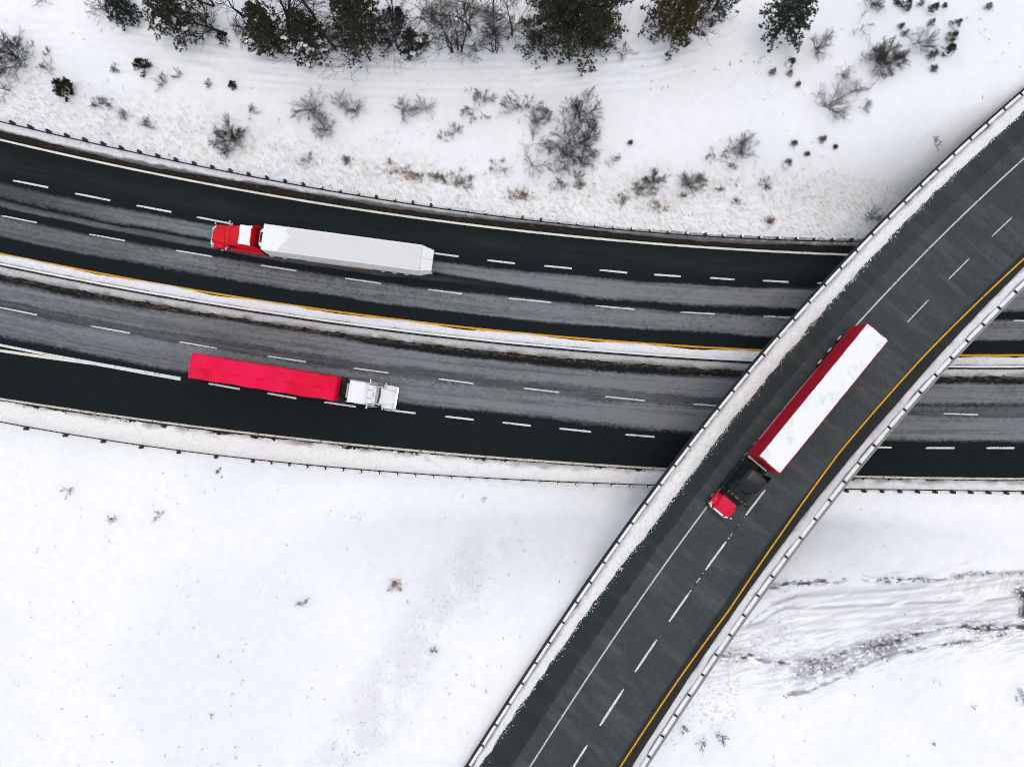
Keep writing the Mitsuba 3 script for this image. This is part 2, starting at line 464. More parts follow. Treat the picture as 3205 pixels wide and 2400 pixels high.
diffuse('paint_white', worn((0.74, 0.75, 0.735), 0.22))
diffuse('paint_cream', worn((0.80, 0.755, 0.67), 0.14, (0.16, 0.12, 0.08)))
diffuse('paint_dirty', worn((0.64, 0.59, 0.51), 0.27, (0.15, 0.11, 0.07)))
diffuse('paint_yellow', worn((0.80, 0.36, 0.022), 0.20, (0.30, 0.10, 0.01)))
diffuse('paint_faint', worn((0.16, 0.065, 0.015), 0.60, (0.02, 0.019, 0.017), 5.0))
diffuse('paint_thin', worn((0.56, 0.58, 0.57), 0.22, (0.035, 0.04, 0.042), 6.0))
diffuse('paint_specks', worn((0.60, 0.62, 0.61), 0.56, (0.035, 0.04, 0.042), 6.0))


def bank_fn(clean, dirty, lo, hi, which, amount=1.0, speck=0.3, east=0.0):
    """Ploughed snow: clean towards offset hi, gritty towards offset lo (metres from a line of the road)."""
    def fn(p, n, uv):
        t = d_of(p) if which == 'ramp' else t_of(p) - (poly(OFF[which], dr.clip(p.x, -54, 56) / 50) if which else 0)
        g = fbm(p.x * 0.9, p.y * 1.6, 2.0, 3)
        f = fbm(p.x * 6.0, p.y * 6.0, 5.0, 3)
        k = smoothstep(lo, hi, t + 0.9 * (g - 0.5) * abs(hi - lo)) if hi > lo else 1 - smoothstep(hi, lo, t + 0.9 * (g - 0.5) * abs(hi - lo))
        if east:                                 # thinner, dirtier snow towards the bridge
            k = k * (1 - east * smoothstep(-15.0, 30.0, p.x + 16 * (g - 0.5)) * smoothstep(0.35, 0.6, f + 0.15))
        c = mix(dirty, clean, 1 - amount * (1 - k))
        c = mix(c, [0.25 * v for v in dirty], speck * smoothstep(0.60, 0.74, f))
        return c * (0.88 + 0.24 * f)
    return fn


diffuse('bank_north', bank_fn((0.76, 0.76, 0.79), (0.15, 0.145, 0.14), 0.85, 1.2, 'edge_n', 1.0, 0.35, 0.75))
diffuse('bank_south', bank_fn((0.87, 0.86, 0.85), (0.27, 0.25, 0.235), 0.1, -0.9, 'edge_s', 1.0, 0.2))
diffuse('bank_median', bank_fn((0.85, 0.855, 0.88), (0.6, 0.6, 0.6), 1.2, 0.85, '', 0.8, 0.05))
diffuse('bank_grit', bank_fn((0.60, 0.60, 0.61), (0.22, 0.21, 0.20), -1.1, -0.50, '', 1.0, 0.3))
diffuse('bank_ramp', bank_fn((0.83, 0.825, 0.82), (0.66, 0.64, 0.62), -3.3, -4.0, 'ramp', 0.6, 0.3))
diffuse('bank_ledge', bank_fn((0.84, 0.845, 0.865), (0.45, 0.43, 0.42), 8.0, 8.35, 'ramp', 0.9, 0.03))
diffuse('white_snow', lambda p, n, uv: mix((0.84, 0.85, 0.88), (0.89, 0.89, 0.905), fbm(p.x * 3, p.y * 3, p.z * 3, 2)))


def roof_snow_fn(p, n, uv):
    g = fbm(p.x * 0.8, p.y * 0.8, 1.0, 3)
    f = fbm(p.x * 4, p.y * 4, 2.0, 3)
    c = mix((0.88, 0.885, 0.90), (0.70, 0.75, 0.79), 0.8 * smoothstep(0.5, 0.68, g) * smoothstep(0.25, 0.6, f))
    return c


diffuse('roof_snow', roof_snow_fn)


def stone(name, a, b, s=1.2):
    diffuse(name, lambda p, n, uv: mix(a, b, fbm(p.x * s, p.y * s, p.z * s, 4)) * (0.85 + 0.3 * noise(p.x * 9, p.y * 9, p.z * 9)))


stone('concrete', (0.30, 0.295, 0.285), (0.42, 0.415, 0.40))
stone('dark_concrete', (0.030, 0.030, 0.030), (0.085, 0.08, 0.075))
stone('dark_steel', (0.018, 0.022, 0.030), (0.045, 0.05, 0.06), 2.0)
stone('grey_steel', (0.24, 0.235, 0.215), (0.40, 0.39, 0.36), 0.7)
stone('weathered_wood', (0.035, 0.032, 0.028), (0.085, 0.08, 0.07), 3.0)
stone('bark', (0.022, 0.021, 0.020), (0.060, 0.056, 0.052), 4.0)
stone('birch_bark', (0.10, 0.10, 0.10), (0.80, 0.80, 0.78), 2.5)
stone('twig_grey', (0.016, 0.0155, 0.019), (0.046, 0.044, 0.050), 3.0)
stone('twig_brown', (0.036, 0.028, 0.024), (0.085, 0.068, 0.055), 3.0)
stone('twig_dark', (0.011, 0.012, 0.018), (0.031, 0.033, 0.046), 3.0)
stone('straw', (0.16, 0.115, 0.075), (0.34, 0.26, 0.18), 5.0)
stone('rust_grass', (0.14, 0.062, 0.025), (0.30, 0.15, 0.07), 5.0)
stone('weed', (0.05, 0.048, 0.05), (0.15, 0.14, 0.135), 5.0)
stone('needles', (0.022, 0.025, 0.016), (0.098, 0.098, 0.060), 1.3)
stone('needles_olive', (0.024, 0.025, 0.012), (0.130, 0.098, 0.036), 0.9)
stone('needles_blue', (0.018, 0.025, 0.020), (0.070, 0.085, 0.064), 1.3)
stone('spruce', (0.008, 0.012, 0.007), (0.050, 0.056, 0.030), 3.0)

paint('red_paint', (0.66, 0.004, 0.016), 0.3, 0, 0.4, 0.4, 0.05)
paint('crimson_paint', (0.36, 0.006, 0.022), 0.4, 0, 0.4, 0.1, 0.12, (0.10, 0.02, 0.02))
paint('hood_red', (0.68, 0.007, 0.045), 0.3, 0, 0.4, 0.3, 0.06)
paint('white_paint', (0.79, 0.795, 0.81), 0.4, 0, 0.4, 0.1, 0.10, (0.5, 0.5, 0.5))
paint('trailer_white', (0.695, 0.69, 0.685), 0.5, 0, 0.3, 0.0, 0.2, (0.58, 0.58, 0.58))
paint('black_paint', (0.007, 0.010, 0.015), 0.20, 0, 0.55, 0.5, 0.10, (0.035, 0.03, 0.026))
paint('chrome', (0.72, 0.74, 0.76), 0.18, 0.9, 0.5, 0, 0.1)
paint('grey_panel', (0.36, 0.37, 0.40), 0.4, 0.2, 0.5, 0, 0.2)
paint('frame_black', (0.022, 0.022, 0.024), 0.6, 0, 0.3, 0, 0.5, (0.09, 0.08, 0.07))
paint('tyre', (0.018, 0.018, 0.019), 0.85, 0, 0.2, 0, 0.5, (0.10, 0.095, 0.09))
paint('hub_white', (0.62, 0.63, 0.62), 0.35, 0.2, 0.5, 0, 0.3)
paint('hub_grey', (0.22, 0.22, 0.21), 0.4, 0.4, 0.5, 0, 0.4)
paint('glass_dark', (0.012, 0.017, 0.02), 0.08, 0, 0.5, 0.6, 0.0)
paint('lamp_clear', (0.75, 0.72, 0.62), 0.15, 0, 0.5, 0.6, 0.0)
paint('lamp_amber', (0.75, 0.14, 0.006), 0.3, 0, 0.3, 0.0, 0.0)
paint('orange_box', (0.42, 0.17, 0.05), 0.5, 0, 0.4, 0.0, 0.4)


def tarp_fn(p, n, uv):
    g = fbm(p.x * 0.6, p.y * 0.6, 1.0, 2)
    return mix((0.70, 0.003, 0.036), (0.80, 0.006, 0.066), smoothstep(0.3, 0.7, g))


scene['tarp'] = {'type': 'twosided', 'bsdf': {'type': 'principled', 'base_color': proc(tarp_fn), 'roughness': 0.5, 'specular': 0.12}}

# ---------------------------------------------------------------- snowy ground: one sheet to the horizon
xs = np.concatenate([-62 - np.geomspace(1, 1500, 26)[::-1], np.arange(-62, 68, 0.24), 68 + np.geomspace(1, 1500, 26)])
ys = np.concatenate([-48 - np.geomspace(1, 1500, 26)[::-1], np.arange(-48, 56, 0.24), 56 + np.geomspace(1, 1500, 26)])
X, Y = np.meshgrid(xs, ys, indexing='ij')
Z = ground(X, Y)
add('snowy_ground', flat_up(tris(grid(np.stack([X, Y, Z], -1)))), 'snow', smooth=True, kind='structure', label='snow covered ground on both sides of the highway')

# ---------------------------------------------------------------- highway
hx = np.arange(-150, 150.1, 1.0)
highway = 'highway'
add('highway', flat_up(sweep(hw, hx, [(off('rail_s', hx) - 0.25, 0.0), (off('edge_s', hx), 0.0), (0.0, 0.0), (off('edge_n', hx), 0.0), (off('rail_n', hx) + 0.1, 0.0)])), 'asphalt', smooth=True,
    kind='structure', label='wet curving asphalt highway with two carriageways and salt streaks')
lx = np.arange(-110, 110.1, 0.5)


def line(name, key, x0, x1, w, mat, dz=0.004, shift=0.0):
    x = lx[(lx >= x0) & (lx <= x1)]
    o = off(key, x) + shift
    j = 0.03 * (meshkit.fbm(np.stack([x * 1.3, 0 * x, 0 * x], -1), 3, 7) - 0.5)
    add(name, flat_up(sweep(hw, x, [(o - w / 2 + j, dz), (o + w / 2 - j, dz)])), mat, highway)


line('edge_line', 'edge_n', -110, 110, 0.23, 'paint_cream')
line('edge_line', 'edge_s', -110, 110, 0.22, 'paint_dirty')
line('yellow_line', 'yellow', -110, 110, 0.20, 'paint_yellow')
wx = lx
add('yellow_line', flat_up(sweep(hw, wx, [(-1.42, 0.004), (-1.30, 0.004)])), 'paint_faint', highway, label='worn away orange line along the median')


def dash(a, b, w, mat, parent, z, taper=0.0):
    a, b = at(*a, z)[:2], at(*b, z)[:2]
    d = (b - a) / np.linalg.norm(b - a)
    n = np.array([-d[1], d[0]])
    pts = [a + n * w * 0.30, a - n * w * 0.42, b - n * w * 0.5, b + n * w * 0.5, a + d * 0.4 + n * w * 0.5]
    v = np.array([[*q, z + 0.004] for q in pts])
    add('lane_dash', (v, np.array([[0, 1, 2], [0, 2, 4], [4, 2, 3]])), mat, parent)


DA = [((28, 390), (104, 405)), ((162, 418), (238, 433)), ((295, 444), (370, 458)), ((425, 469), (503, 484)), ((930, 546), (990, 554)), ((1052, 562), (1112, 569)),
      ((1175, 574), (1235, 580)), ((1295, 583), (1354, 589)), ((1412, 593), (1470, 597)), ((1533, 600), (1586, 604)), ((1647, 606), (1702, 609)), ((1764, 611), (1800, 613))]
DB = [((3, 466), (80, 481)), ((193, 506), (270, 520)), ((380, 541), (458, 554)), ((563, 573), (640, 585)), ((745, 601), (822, 612)), ((924, 625), (1002, 635)),
      ((1098, 644), (1190, 653)), ((1285, 660), (1370, 668)), ((1470, 674), (1543, 678)), ((1648, 683), (1720, 686)), ((2188, 692), (2260, 694))]
DC = [((0, 664), (80, 680)), ((195, 704), (280, 719)), ((387, 738), (468, 752)), ((578, 769), (660, 781)), ((763, 795), (839, 805)), ((947, 818), (1023, 828)), ((1131, 838), (1207, 847)),
      ((1307, 856), (1393, 865)), ((1496, 872), (1565, 877)), ((2037, 893), (2112, 895))]
DD = [((450, 828), (518, 840)), ((577, 849), (640, 860)), ((700, 868), (768, 878)), ((830, 884), (897, 892)), ((961, 899), (1023, 906)), ((1085, 912), (1146, 919)), ((1208, 925), (1276, 932)),
      ((1350, 938), (1413, 943)), ((1860, 965), (1925, 966)), ((1999, 967), (2061, 967)), ((2130, 967), (2190, 967))]
for row, w in ((DA, 0.20), (DB, 0.145), (DC, 0.145), (DD, 0.20)):
    for a, b in row:
        dash(a, b, w, 'paint_white', highway, 0.0)


def gore(pts, w, mat):
    q = np.array([at(*p, 0)[:2] for p in pts])
    d = np.gradient(q, axis=0)
    d /= np.linalg.norm(d, axis=1, keepdims=True)
    n = np.stack([-d[:, 1], d[:, 0]], -1) * np.asarray(w)[:, None] / 2
    V = np.stack([np.c_[q + n, 0.006 + 0 * q[:, :1]], np.c_[q - n, 0.006 + 0 * q[:, :1]]], 1)
    add('gore_line', flat_up(tris(grid(V))), mat, highway)


gore([(-60, 731), (0, 745), (100, 765), (200, 784), (300, 802), (390, 818)], [0.22, 0.25, 0.27, 0.34, 0.38, 0.36], 'paint_white')
gore([(-60, 747), (0, 757), (90, 770), (170, 781), (232, 791)], [0.26, 0.28, 0.30, 0.28, 0.10], 'paint_cream')

# ---------------------------------------------------------------- ploughed snow along the highway
def bank(name, mat, curve, ss, lo, hi, H, base, cells, seed, label, shape=lambda v: np.sin(np.pi * v) ** 0.7, lump=0.10, rag=0.25):
    V = []
    for v in np.linspace(0, 1, cells):
        d = lo + v * (hi - lo)
        q = curve(ss, d + 0 * ss)
        e = rag * fb(q[:, 0], q[:, 1], 0.8, 4, seed)
        q = curve(ss, d + e)
        h = H * shape(v) * (0.75 + 0.9 * fb(q[:, 0], q[:, 1], 0.5, 3, seed + 1)) + lump * fb(q[:, 0], q[:, 1], 2.6, 3, seed + 2) - 0.02 - (0.08 if v in (0, 1) else 0)
        V.append(np.c_[q, base + h])
    add(name, flat_up(tris(grid(np.stack(V, 1)))), mat, smooth=True, kind='structure', label=label)


bx = np.arange(-76, 76, 0.13)
bank('snow_bank', 'bank_north', hw, bx, off('edge_n', bx) + 0.75 + 0.15 * np.sin(bx * 0.21), off('rail_n', bx) + 0.5, 0.30, 0.0, 15, 41, 'grey crusted snow bank below the northern guardrail')
bank('snow_bank', 'bank_south', hw, bx, off('rail_s', bx) - 0.5, off('edge_s', bx) - 0.12, 0.42, 0.0, 18, 51, 'cream and brown ploughed snow bank below the southern guardrail',
     shape=lambda v: np.minimum(1, 1.6 * np.sin(np.pi * min(v + 0.12, 1) * 0.95)) * (1 - 0.55 * v), lump=0.12)
bank('snow_bank', 'bank_median', hw, bx, 0.14, 1.12 + 0.10 * np.sin(bx * 0.5), 0.5, 0.0, 13, 61, 'clean white snow bank between yellow line and median barrier', shape=lambda v: (1 - v) ** 0.7 * (1 if v < 1 else 0), rag=0.22)
bank('snow_bank', 'bank_grit', hw, bx, -1.12, -0.16, 0.24, 0.0, 13, 71, 'dirty grey snow bank on the south side of the median barrier', shape=lambda v: v ** 0.8, rag=0.3, lump=0.09)

# ---------------------------------------------------------------- median barrier
mb = thing('median_barrier', 'long concrete barrier with a thin snow cap in the highway median', 'barrier')
mx = np.arange(-110, 110.1, 1.0)
add('wall', sweep(hw, mx, [(-0.28, 0.0), (-0.26, 0.18), (-0.12, 0.36), (-0.08, 0.86), (0.08, 0.86), (0.12, 0.36), (0.26, 0.18), (0.28, 0.0)], True), 'dark_concrete', mb)
cx = np.arange(-76, 76, 0.3)
jit = 0.03 * (meshkit.fbm(np.stack([cx * 0.8, 0 * cx, 0 * cx], -1), 3, 3) - 0.5)
add('snow_cap', sweep(hw, cx, [(-0.10 + jit, 0.85), (-0.09 + jit, 0.93), (0.0, 0.99 + jit), (0.09 + jit, 0.93), (0.12, 0.85)], True), 'white_snow', mb, smooth=40)

# ---------------------------------------------------------------- guardrails
WB = [(0.0, 0.78), (0.06, 0.76), (0.075, 0.72), (0.02, 0.66), (0.02, 0.60), (0.075, 0.54), (0.06, 0.49), (0.0, 0.47), (-0.015, 0.50), (-0.015, 0.75)]
rng = np.random.default_rng(5)
post_mesh = box(-0.11, 0.11, 0.02, 0.30, -0.3, 0.92, 0.012)
cap_mesh = hull([[-0.06, 0.06, 0.93], [0.09, 0.06, 0.93], [-0.06, 0.26, 0.93], [0.09, 0.26, 0.93], [0.02, 0.16, 1.0]], 0.04)


def guardrail(key, side, posts, label, capped, dark_cap=()):
    g = thing('guardrail', label, 'guardrail')
    x = np.arange(-76, 76.1, 0.5)
    s = -1 if side > 0 else 1
    add('beam', sweep(hw, x, [(off(key, x) + s * d, z) for d, z in WB], True), 'dark_steel', g)
    first = firstcap = None
    for x in posts:
        x = float(x)
        slope = (hw_y(x + 0.5) + off(key, x + 0.5) - hw_y(x - 0.5) - off(key, x - 0.5))
        y = float(hw_y(x) + off(key, x)) + side * 0.02
        ang = math.degrees(math.atan(slope)) + (0 if side > 0 else 180)
        M = T().translate([x, y, 0.0]).rotate([0, 0, 1], ang)
        if first is None:
            first = p = add('post', post_mesh, 'weathered_wood', g, M=M)
        else:
            p = again('post', first, M, g)
        if capped(x):
            Mc = M @ T().scale([float(rng.uniform(0.8, 1.15)), float(rng.uniform(0.85, 1.1)), 1.0])
            if firstcap is None:
                firstcap = add('snow_cap', cap_mesh, 'white_snow', p, smooth=40, M=Mc)
            else:
                again('snow_cap', firstcap, Mc, p)


nx = [at(s, 400 + 0.08 * s, 0.8)[0] for s in np.arange(-60, 1900, 39.6)]
guardrail('rail_n', 1, nx, 'dark guardrail with wooden posts along the upper edge of the highway', lambda x: x > -18 and rng.random() < 0.85)
sx_ = [53, 138, 220, 303, 384, 465, 545, 583] + list(np.arange(622, 1440, 39.0)) + list(np.arange(1829, 2250, 38.4))
guardrail('rail_s', -1, [at(s, 1000, 0.8)[0] for s in sx_], 'dark guardrail half buried in snow along the lower edge of the highway', lambda x: -23 < x < 22)

# ---------------------------------------------------------------- the overpass
br = thing('overpass_bridge', 'curved overpass ramp carrying one red and white truck over the highway', 'bridge')
ry = np.arange(-110, 95.1, 0.8)
add('slab', sweep(ramp, ry, [(-5.26, 6.18), (-5.26, 6.49), (9.05, 6.49), (9.05, 6.18)], True), 'dark_concrete', br)
for d0 in (-3.5, -0.8, 2.3, 5.6, 8.0):
    add('girder', sweep(ramp, ry, [(d0 - 0.25, 4.7), (d0 - 0.25, 6.175), (d0 + 0.25, 6.175), (d0 + 0.25, 4.7)], True), 'dark_concrete', br)
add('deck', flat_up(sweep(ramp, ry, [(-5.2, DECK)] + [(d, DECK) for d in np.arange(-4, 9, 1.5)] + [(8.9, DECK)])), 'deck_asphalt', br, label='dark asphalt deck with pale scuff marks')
py = np.arange(-64, 55, 0.5)
add('parapet', sweep(ramp, py, [(-5.27, 6.3), (-5.27, 7.05), (-4.88, 7.05), (-4.80, 6.45)], True), 'dark_concrete', br)
add('parapet', sweep(ramp, py, [(8.56, 6.45), (8.62, 7.28), (9.06, 7.28), (9.06, 6.3)], True), 'concrete', br)
add('rail', sweep(ramp, py, [(-5.27 + 0.04 * math.cos(a), 7.34 + 0.04 * math.sin(a)) for a in np.arange(6) * math.pi / 3], True), 'dark_steel', br, smooth=50)
add('rail', sweep(ramp, py, [(8.98, 7.48), (8.98, 7.60), (9.06, 7.60), (9.06, 7.48)], True), 'grey_steel', br)


def arc_ys(step, d, y0, y1, shift=0.0):
    yy = np.linspace(y0, y1, 6000)
    q = ramp(yy, d + 0 * yy)
    s = np.r_[0, np.cumsum(np.linalg.norm(np.diff(q, axis=0), axis=1))]
    return np.interp(np.arange(shift, s[-1], step), s, yy)


lp = cat([box(-0.045, 0.045, -0.42, -0.02, 7.03, 7.14, 0.01), box(-0.035, 0.035, -0.42, -0.33, 7.03, 7.36, 0.01)])
rp = cat([box(-0.06, 0.06, -0.02, 0.30, 7.26, 7.36, 0.01), box(-0.04, 0.04, 0.12, 0.26, 7.26, 7.56, 0.01), box(-0.10, 0.10, -0.04, 0.10, 7.28, 7.42, 0.02)])


def along(y, d):
    q = ramp(np.array([y]), np.array([d]))[0]
    return T().translate([float(q[0]), float(q[1]), 0.0]).rotate([0, 0, 1], math.degrees(math.atan2(1.0, float(ramp_slope(y)))))


for d, mesh, mat, y0, y1, sh in ((-4.86, lp, 'dark_steel', -60, 52, 0.2), (8.62, rp, 'dark_steel', -60, 30, 0.9)):
    stops = arc_ys(2.3, d, y0, y1, sh)
    first = None
    for y in stops:
        # local x along the ramp, local y to its left; the right hand rail is turned round
        M = along(float(y), d) @ T().scale([1, -1 if d > 0 else 1, 1]) if d > 0 else along(float(y), d) @ T().scale([1, -1, 1])
        if first is None:
            first = add('railing_post', mesh, mat, br, M=M)
        else:
            again('railing_post', first, M, br)
    for k, (a, b) in enumerate(zip(stops[:-1], stops[1:])):
        yy = np.linspace(a + 0.07, b - 0.07, 9)
        j = 0.035 * rng.uniform(-1, 1, 9)
        e = np.r_[0.4, np.ones(7), 0.4]
        if d < 0:
            prof = [(-5.23 + 0.0 * yy, 7.04), (-5.21 + j * 0.4, 7.04 + 0.07 * e), (-5.07, 7.04 + 0.10 * e + j * 0.3), (-4.92 - j * 0.5, 7.04 + 0.06 * e), (-4.9, 7.04)]
        else:
            prof = [(8.56 + 0.0 * yy, 7.20), (8.58 + j * 0.4, 7.27 + 0.08 * e), (8.70, 7.27 + 0.13 * e + j * 0.3), (8.90 - j * 0.5, 7.27 + 0.10 * e), (8.96 + 0.02 * (1 - e), 7.20)]
        add('snow_cap', sweep(ramp, yy, prof, True), 'white_snow', br, smooth=45)


def deck_line(name, d, y0, y1, w, mat):
    yy = np.arange(y0, y1 + 0.1, 0.5)
    dd = d(yy) if callable(d) else d
    add(name, flat_up(sweep(ramp, yy, [(dd - w / 2, DECK + 0.004), (dd + w / 2, DECK + 0.004)])), mat, br)


deck_line('edge_line', 0.0, -64, 55, 0.15, 'paint_thin')
deck_line('yellow_line', lambda y: np.interp(y, [-64, -30, -22, -15, -8, 0, 10, 20, 55], [7.3, 7.3, 7.4, 7.62, 7.35, 6.92, 6.97, 7.3, 7.5]), -64, 55, 0.16, 'paint_yellow')
for y0, y1, w, m in ((19.5, 21.5, 0.13, 'paint_thin'), (15.2, 17.3, 0.13, 'paint_thin'), (10.8, 13.1, 0.13, 'paint_thin'), (-8.3, -5.8, 0.19, 'paint_white'), (-10.9, -8.3, 0.12, 'paint_specks'),
                     (-13.6, -10.8, 0.19, 'paint_white'), (-15.9, -13.6, 0.12, 'paint_specks'), (-18.6, -15.8, 0.19, 'paint_white'), (-23.4, -20.3, 0.20, 'paint_white'),
                     (-28.5, -25.0, 0.22, 'paint_white'), (-32.6, -30.3, 0.20, 'paint_white'), (-38.0, -35.4, 0.20, 'paint_white'), (23.6, 25.6, 0.13, 'paint_thin')):
    yy = np.linspace(y0, y1, 8)
    ta = np.r_[0.6, np.ones(6), 0.35]
    add('lane_dash', flat_up(sweep(ramp, yy, [(3.51 - w / 2 * ta, DECK + 0.004), (3.51 + w / 2 * ta, DECK + 0.004)])), m, br)

qy = np.arange(-64, 55, 0.09)
inner = np.interp(qy, [-64, -36, -26, -19, -13, 0, 8, 18, 26, 55], [-4.2, -4.1, -3.75, -3.4, -3.1, -3.2, -3.3, -3.55, -3.5, -3.5])
bank('ramp_snow_bank', 'bank_ramp', ramp, qy, -4.83, inner + 0.05, 0.50, DECK, 18, 81, 'lumpy white snow bank along the left parapet of the overpass',
     shape=lambda v: (min(1, 0.30 + 2.6 * v)) * (1 - v) ** 0.55 * (1 if v < 1 else 0), lump=0.16, rag=0.42)
bank('ramp_snow_bank', 'bank_ledge', ramp, np.arange(-64, 55, 0.25), np.interp(np.arange(-64, 55, 0.25), [-64, -30, -5, 5, 20, 55], [8.2, 8.2, 8.0, 8.08, 7.85, 7.8]), 8.62, 0.78, DECK, 9, 91,
     'smooth white snow ledge against the right parapet of the overpass', shape=lambda v: v ** 0.8, lump=0.03, rag=0.10)

# clods thrown off the ploughed banks
oct_v = np.array([[1, 0, 0], [-1, 0, 0], [0, 1, 0], [0, -1, 0], [0, 0, 1], [0, 0, -1.0]])
oct_f = np.array([[0, 2, 4], [2, 1, 4], [1, 3, 4], [3, 0, 4], [2, 0, 5], [1, 2, 5], [3, 1, 5], [0, 3, 5]])


def clods(P, r):
    n = len(P)
    s = r[:, None, None] * rng.uniform(0.6, 1.3, (n, 6, 1))
    return (P[:, None] + oct_v * s).reshape(-1, 3), (oct_f[None] + np.arange(n)[:, None, None] * 6).reshape(-1, 3)


yy = rng.uniform(-62, 52, 5200)
dd = np.interp(yy, qy, inner) + rng.normal(-0.10, 0.17, 5200) + np.abs(rng.normal(0, 1, 5200)) ** 3 * 0.016
add('snow_clods', clods(np.c_[ramp(yy, dd), DECK + 0.02 + 0 * yy], rng.uniform(0.02, 0.065, 5200)), 'white_snow', kind='stuff', label='loose snow crumbs along the ragged edge of the ramp bank')

# ---------------------------------------------------------------- trucks
WHEEL = [(0.0, -0.14), (0.20, -0.14), (0.33, -0.14), (0.47, -0.15), (0.505, -0.11), (0.505, 0.11), (0.47, 0.15), (0.35, 0.14), (0.33, 0.08), (0.0, 0.08)]
HUB = [(0.33, 0.085), (0.31, 0.13), (0.20, 0.10), (0.13, 0.12), (0.12, 0.19), (0.0, 0.20)]
STEER_HUB = [(0.33, 0.085), (0.31, 0.15), (0.22, 0.13), (0.14, 0.17), (0.12, 0.22), (0.0, 0.23)]
tyre_mesh, hub_mesh, steer_hub = lathe(WHEEL, 22), lathe(HUB, 18), lathe(STEER_HUB, 18)


class Truck:
    def __init__(self, label, rear, front, z):
        self.key = thing('semi_truck', label, 'truck')
        rear, front = np.array(rear), np.array(front)
        h = front - rear
        self.M = T().translate([float(front[0]), float(front[1]), z]).rotate([0, 0, 1], math.degrees(math.atan2(h[1], h[0])))
        self.n = {}

    def part(self, name, mesh, mat, parent=None, smooth=35, label=None, M=None):
        return add(name, mesh, mat, parent or self.key, smooth=smooth, M=self.M if M is None else self.M @ M, label=label)

    def wheel(self, x, side, hub='hub_grey', y=None, steer=False):
        y = (1.14 if steer else 1.15) if y is None else y
        M = T().translate([x, side * y, 0.505]).scale([1, side, 1])
        w = self.part('wheel', tyre_mesh, 'tyre', M=M, smooth=40)
        if not steer:
            add('inner_tyre', tyre_mesh, 'tyre', w, smooth=40, M=self.M @ T().translate([x, side * (y - 0.33), 0.505]))
        add('hub', steer_hub if steer else hub_mesh, hub, w, smooth=40, M=self.M @ M)

    def tube(self, name, pts, r, mat, parent=None, k=10):
        pts = np.array(pts, float)
        return self.part(name, tubes(pts[:-1], pts[1:], [r] * (len(pts) - 1), [r] * (len(pts) - 1), k), mat, parent, smooth=50)


def chassis(t, x0, x1):
    ms = [box(x0, x1, s * 0.43 - 0.05, s * 0.43 + 0.05, 0.72, 0.98, 0.01) for s in (-1, 1)]
    ms += [box(x, x + 0.12, -0.4, 0.4, 0.74, 0.92, 0.01) for x in np.arange(x0 + 0.1, x1 - 0.2, 0.95)]
    ms += [box(-1.2, -0.1, -0.48, 0.48, 0.99, 1.12, 0.02), box(0.15, 0.75, -0.36, 0.36, 0.96, 1.02, 0.01)]
    ms += [tubes([[x, -1.0, 0.5]], [[x, 1.0, 0.5]], [0.07], [0.07], 8) for x in (-0.1, -1.45, 5.0)]
    t.part('chassis', cat(ms), 'frame_black', smooth=False)
    for x in (-0.05, -1.42):
        for s in (-1, 1):
            a = np.linspace(0.25, np.pi - 0.25, 9)
            V = np.stack([np.stack([x + 0.58 * np.cos(a), 0 * a + y, 0.52 + 0.58 * np.sin(a)], -1) for y in (s * 0.66, s * 1.26)], 1)
            if x > -1:
                t.part('mudguard', tris(grid(V)), 'frame_black')


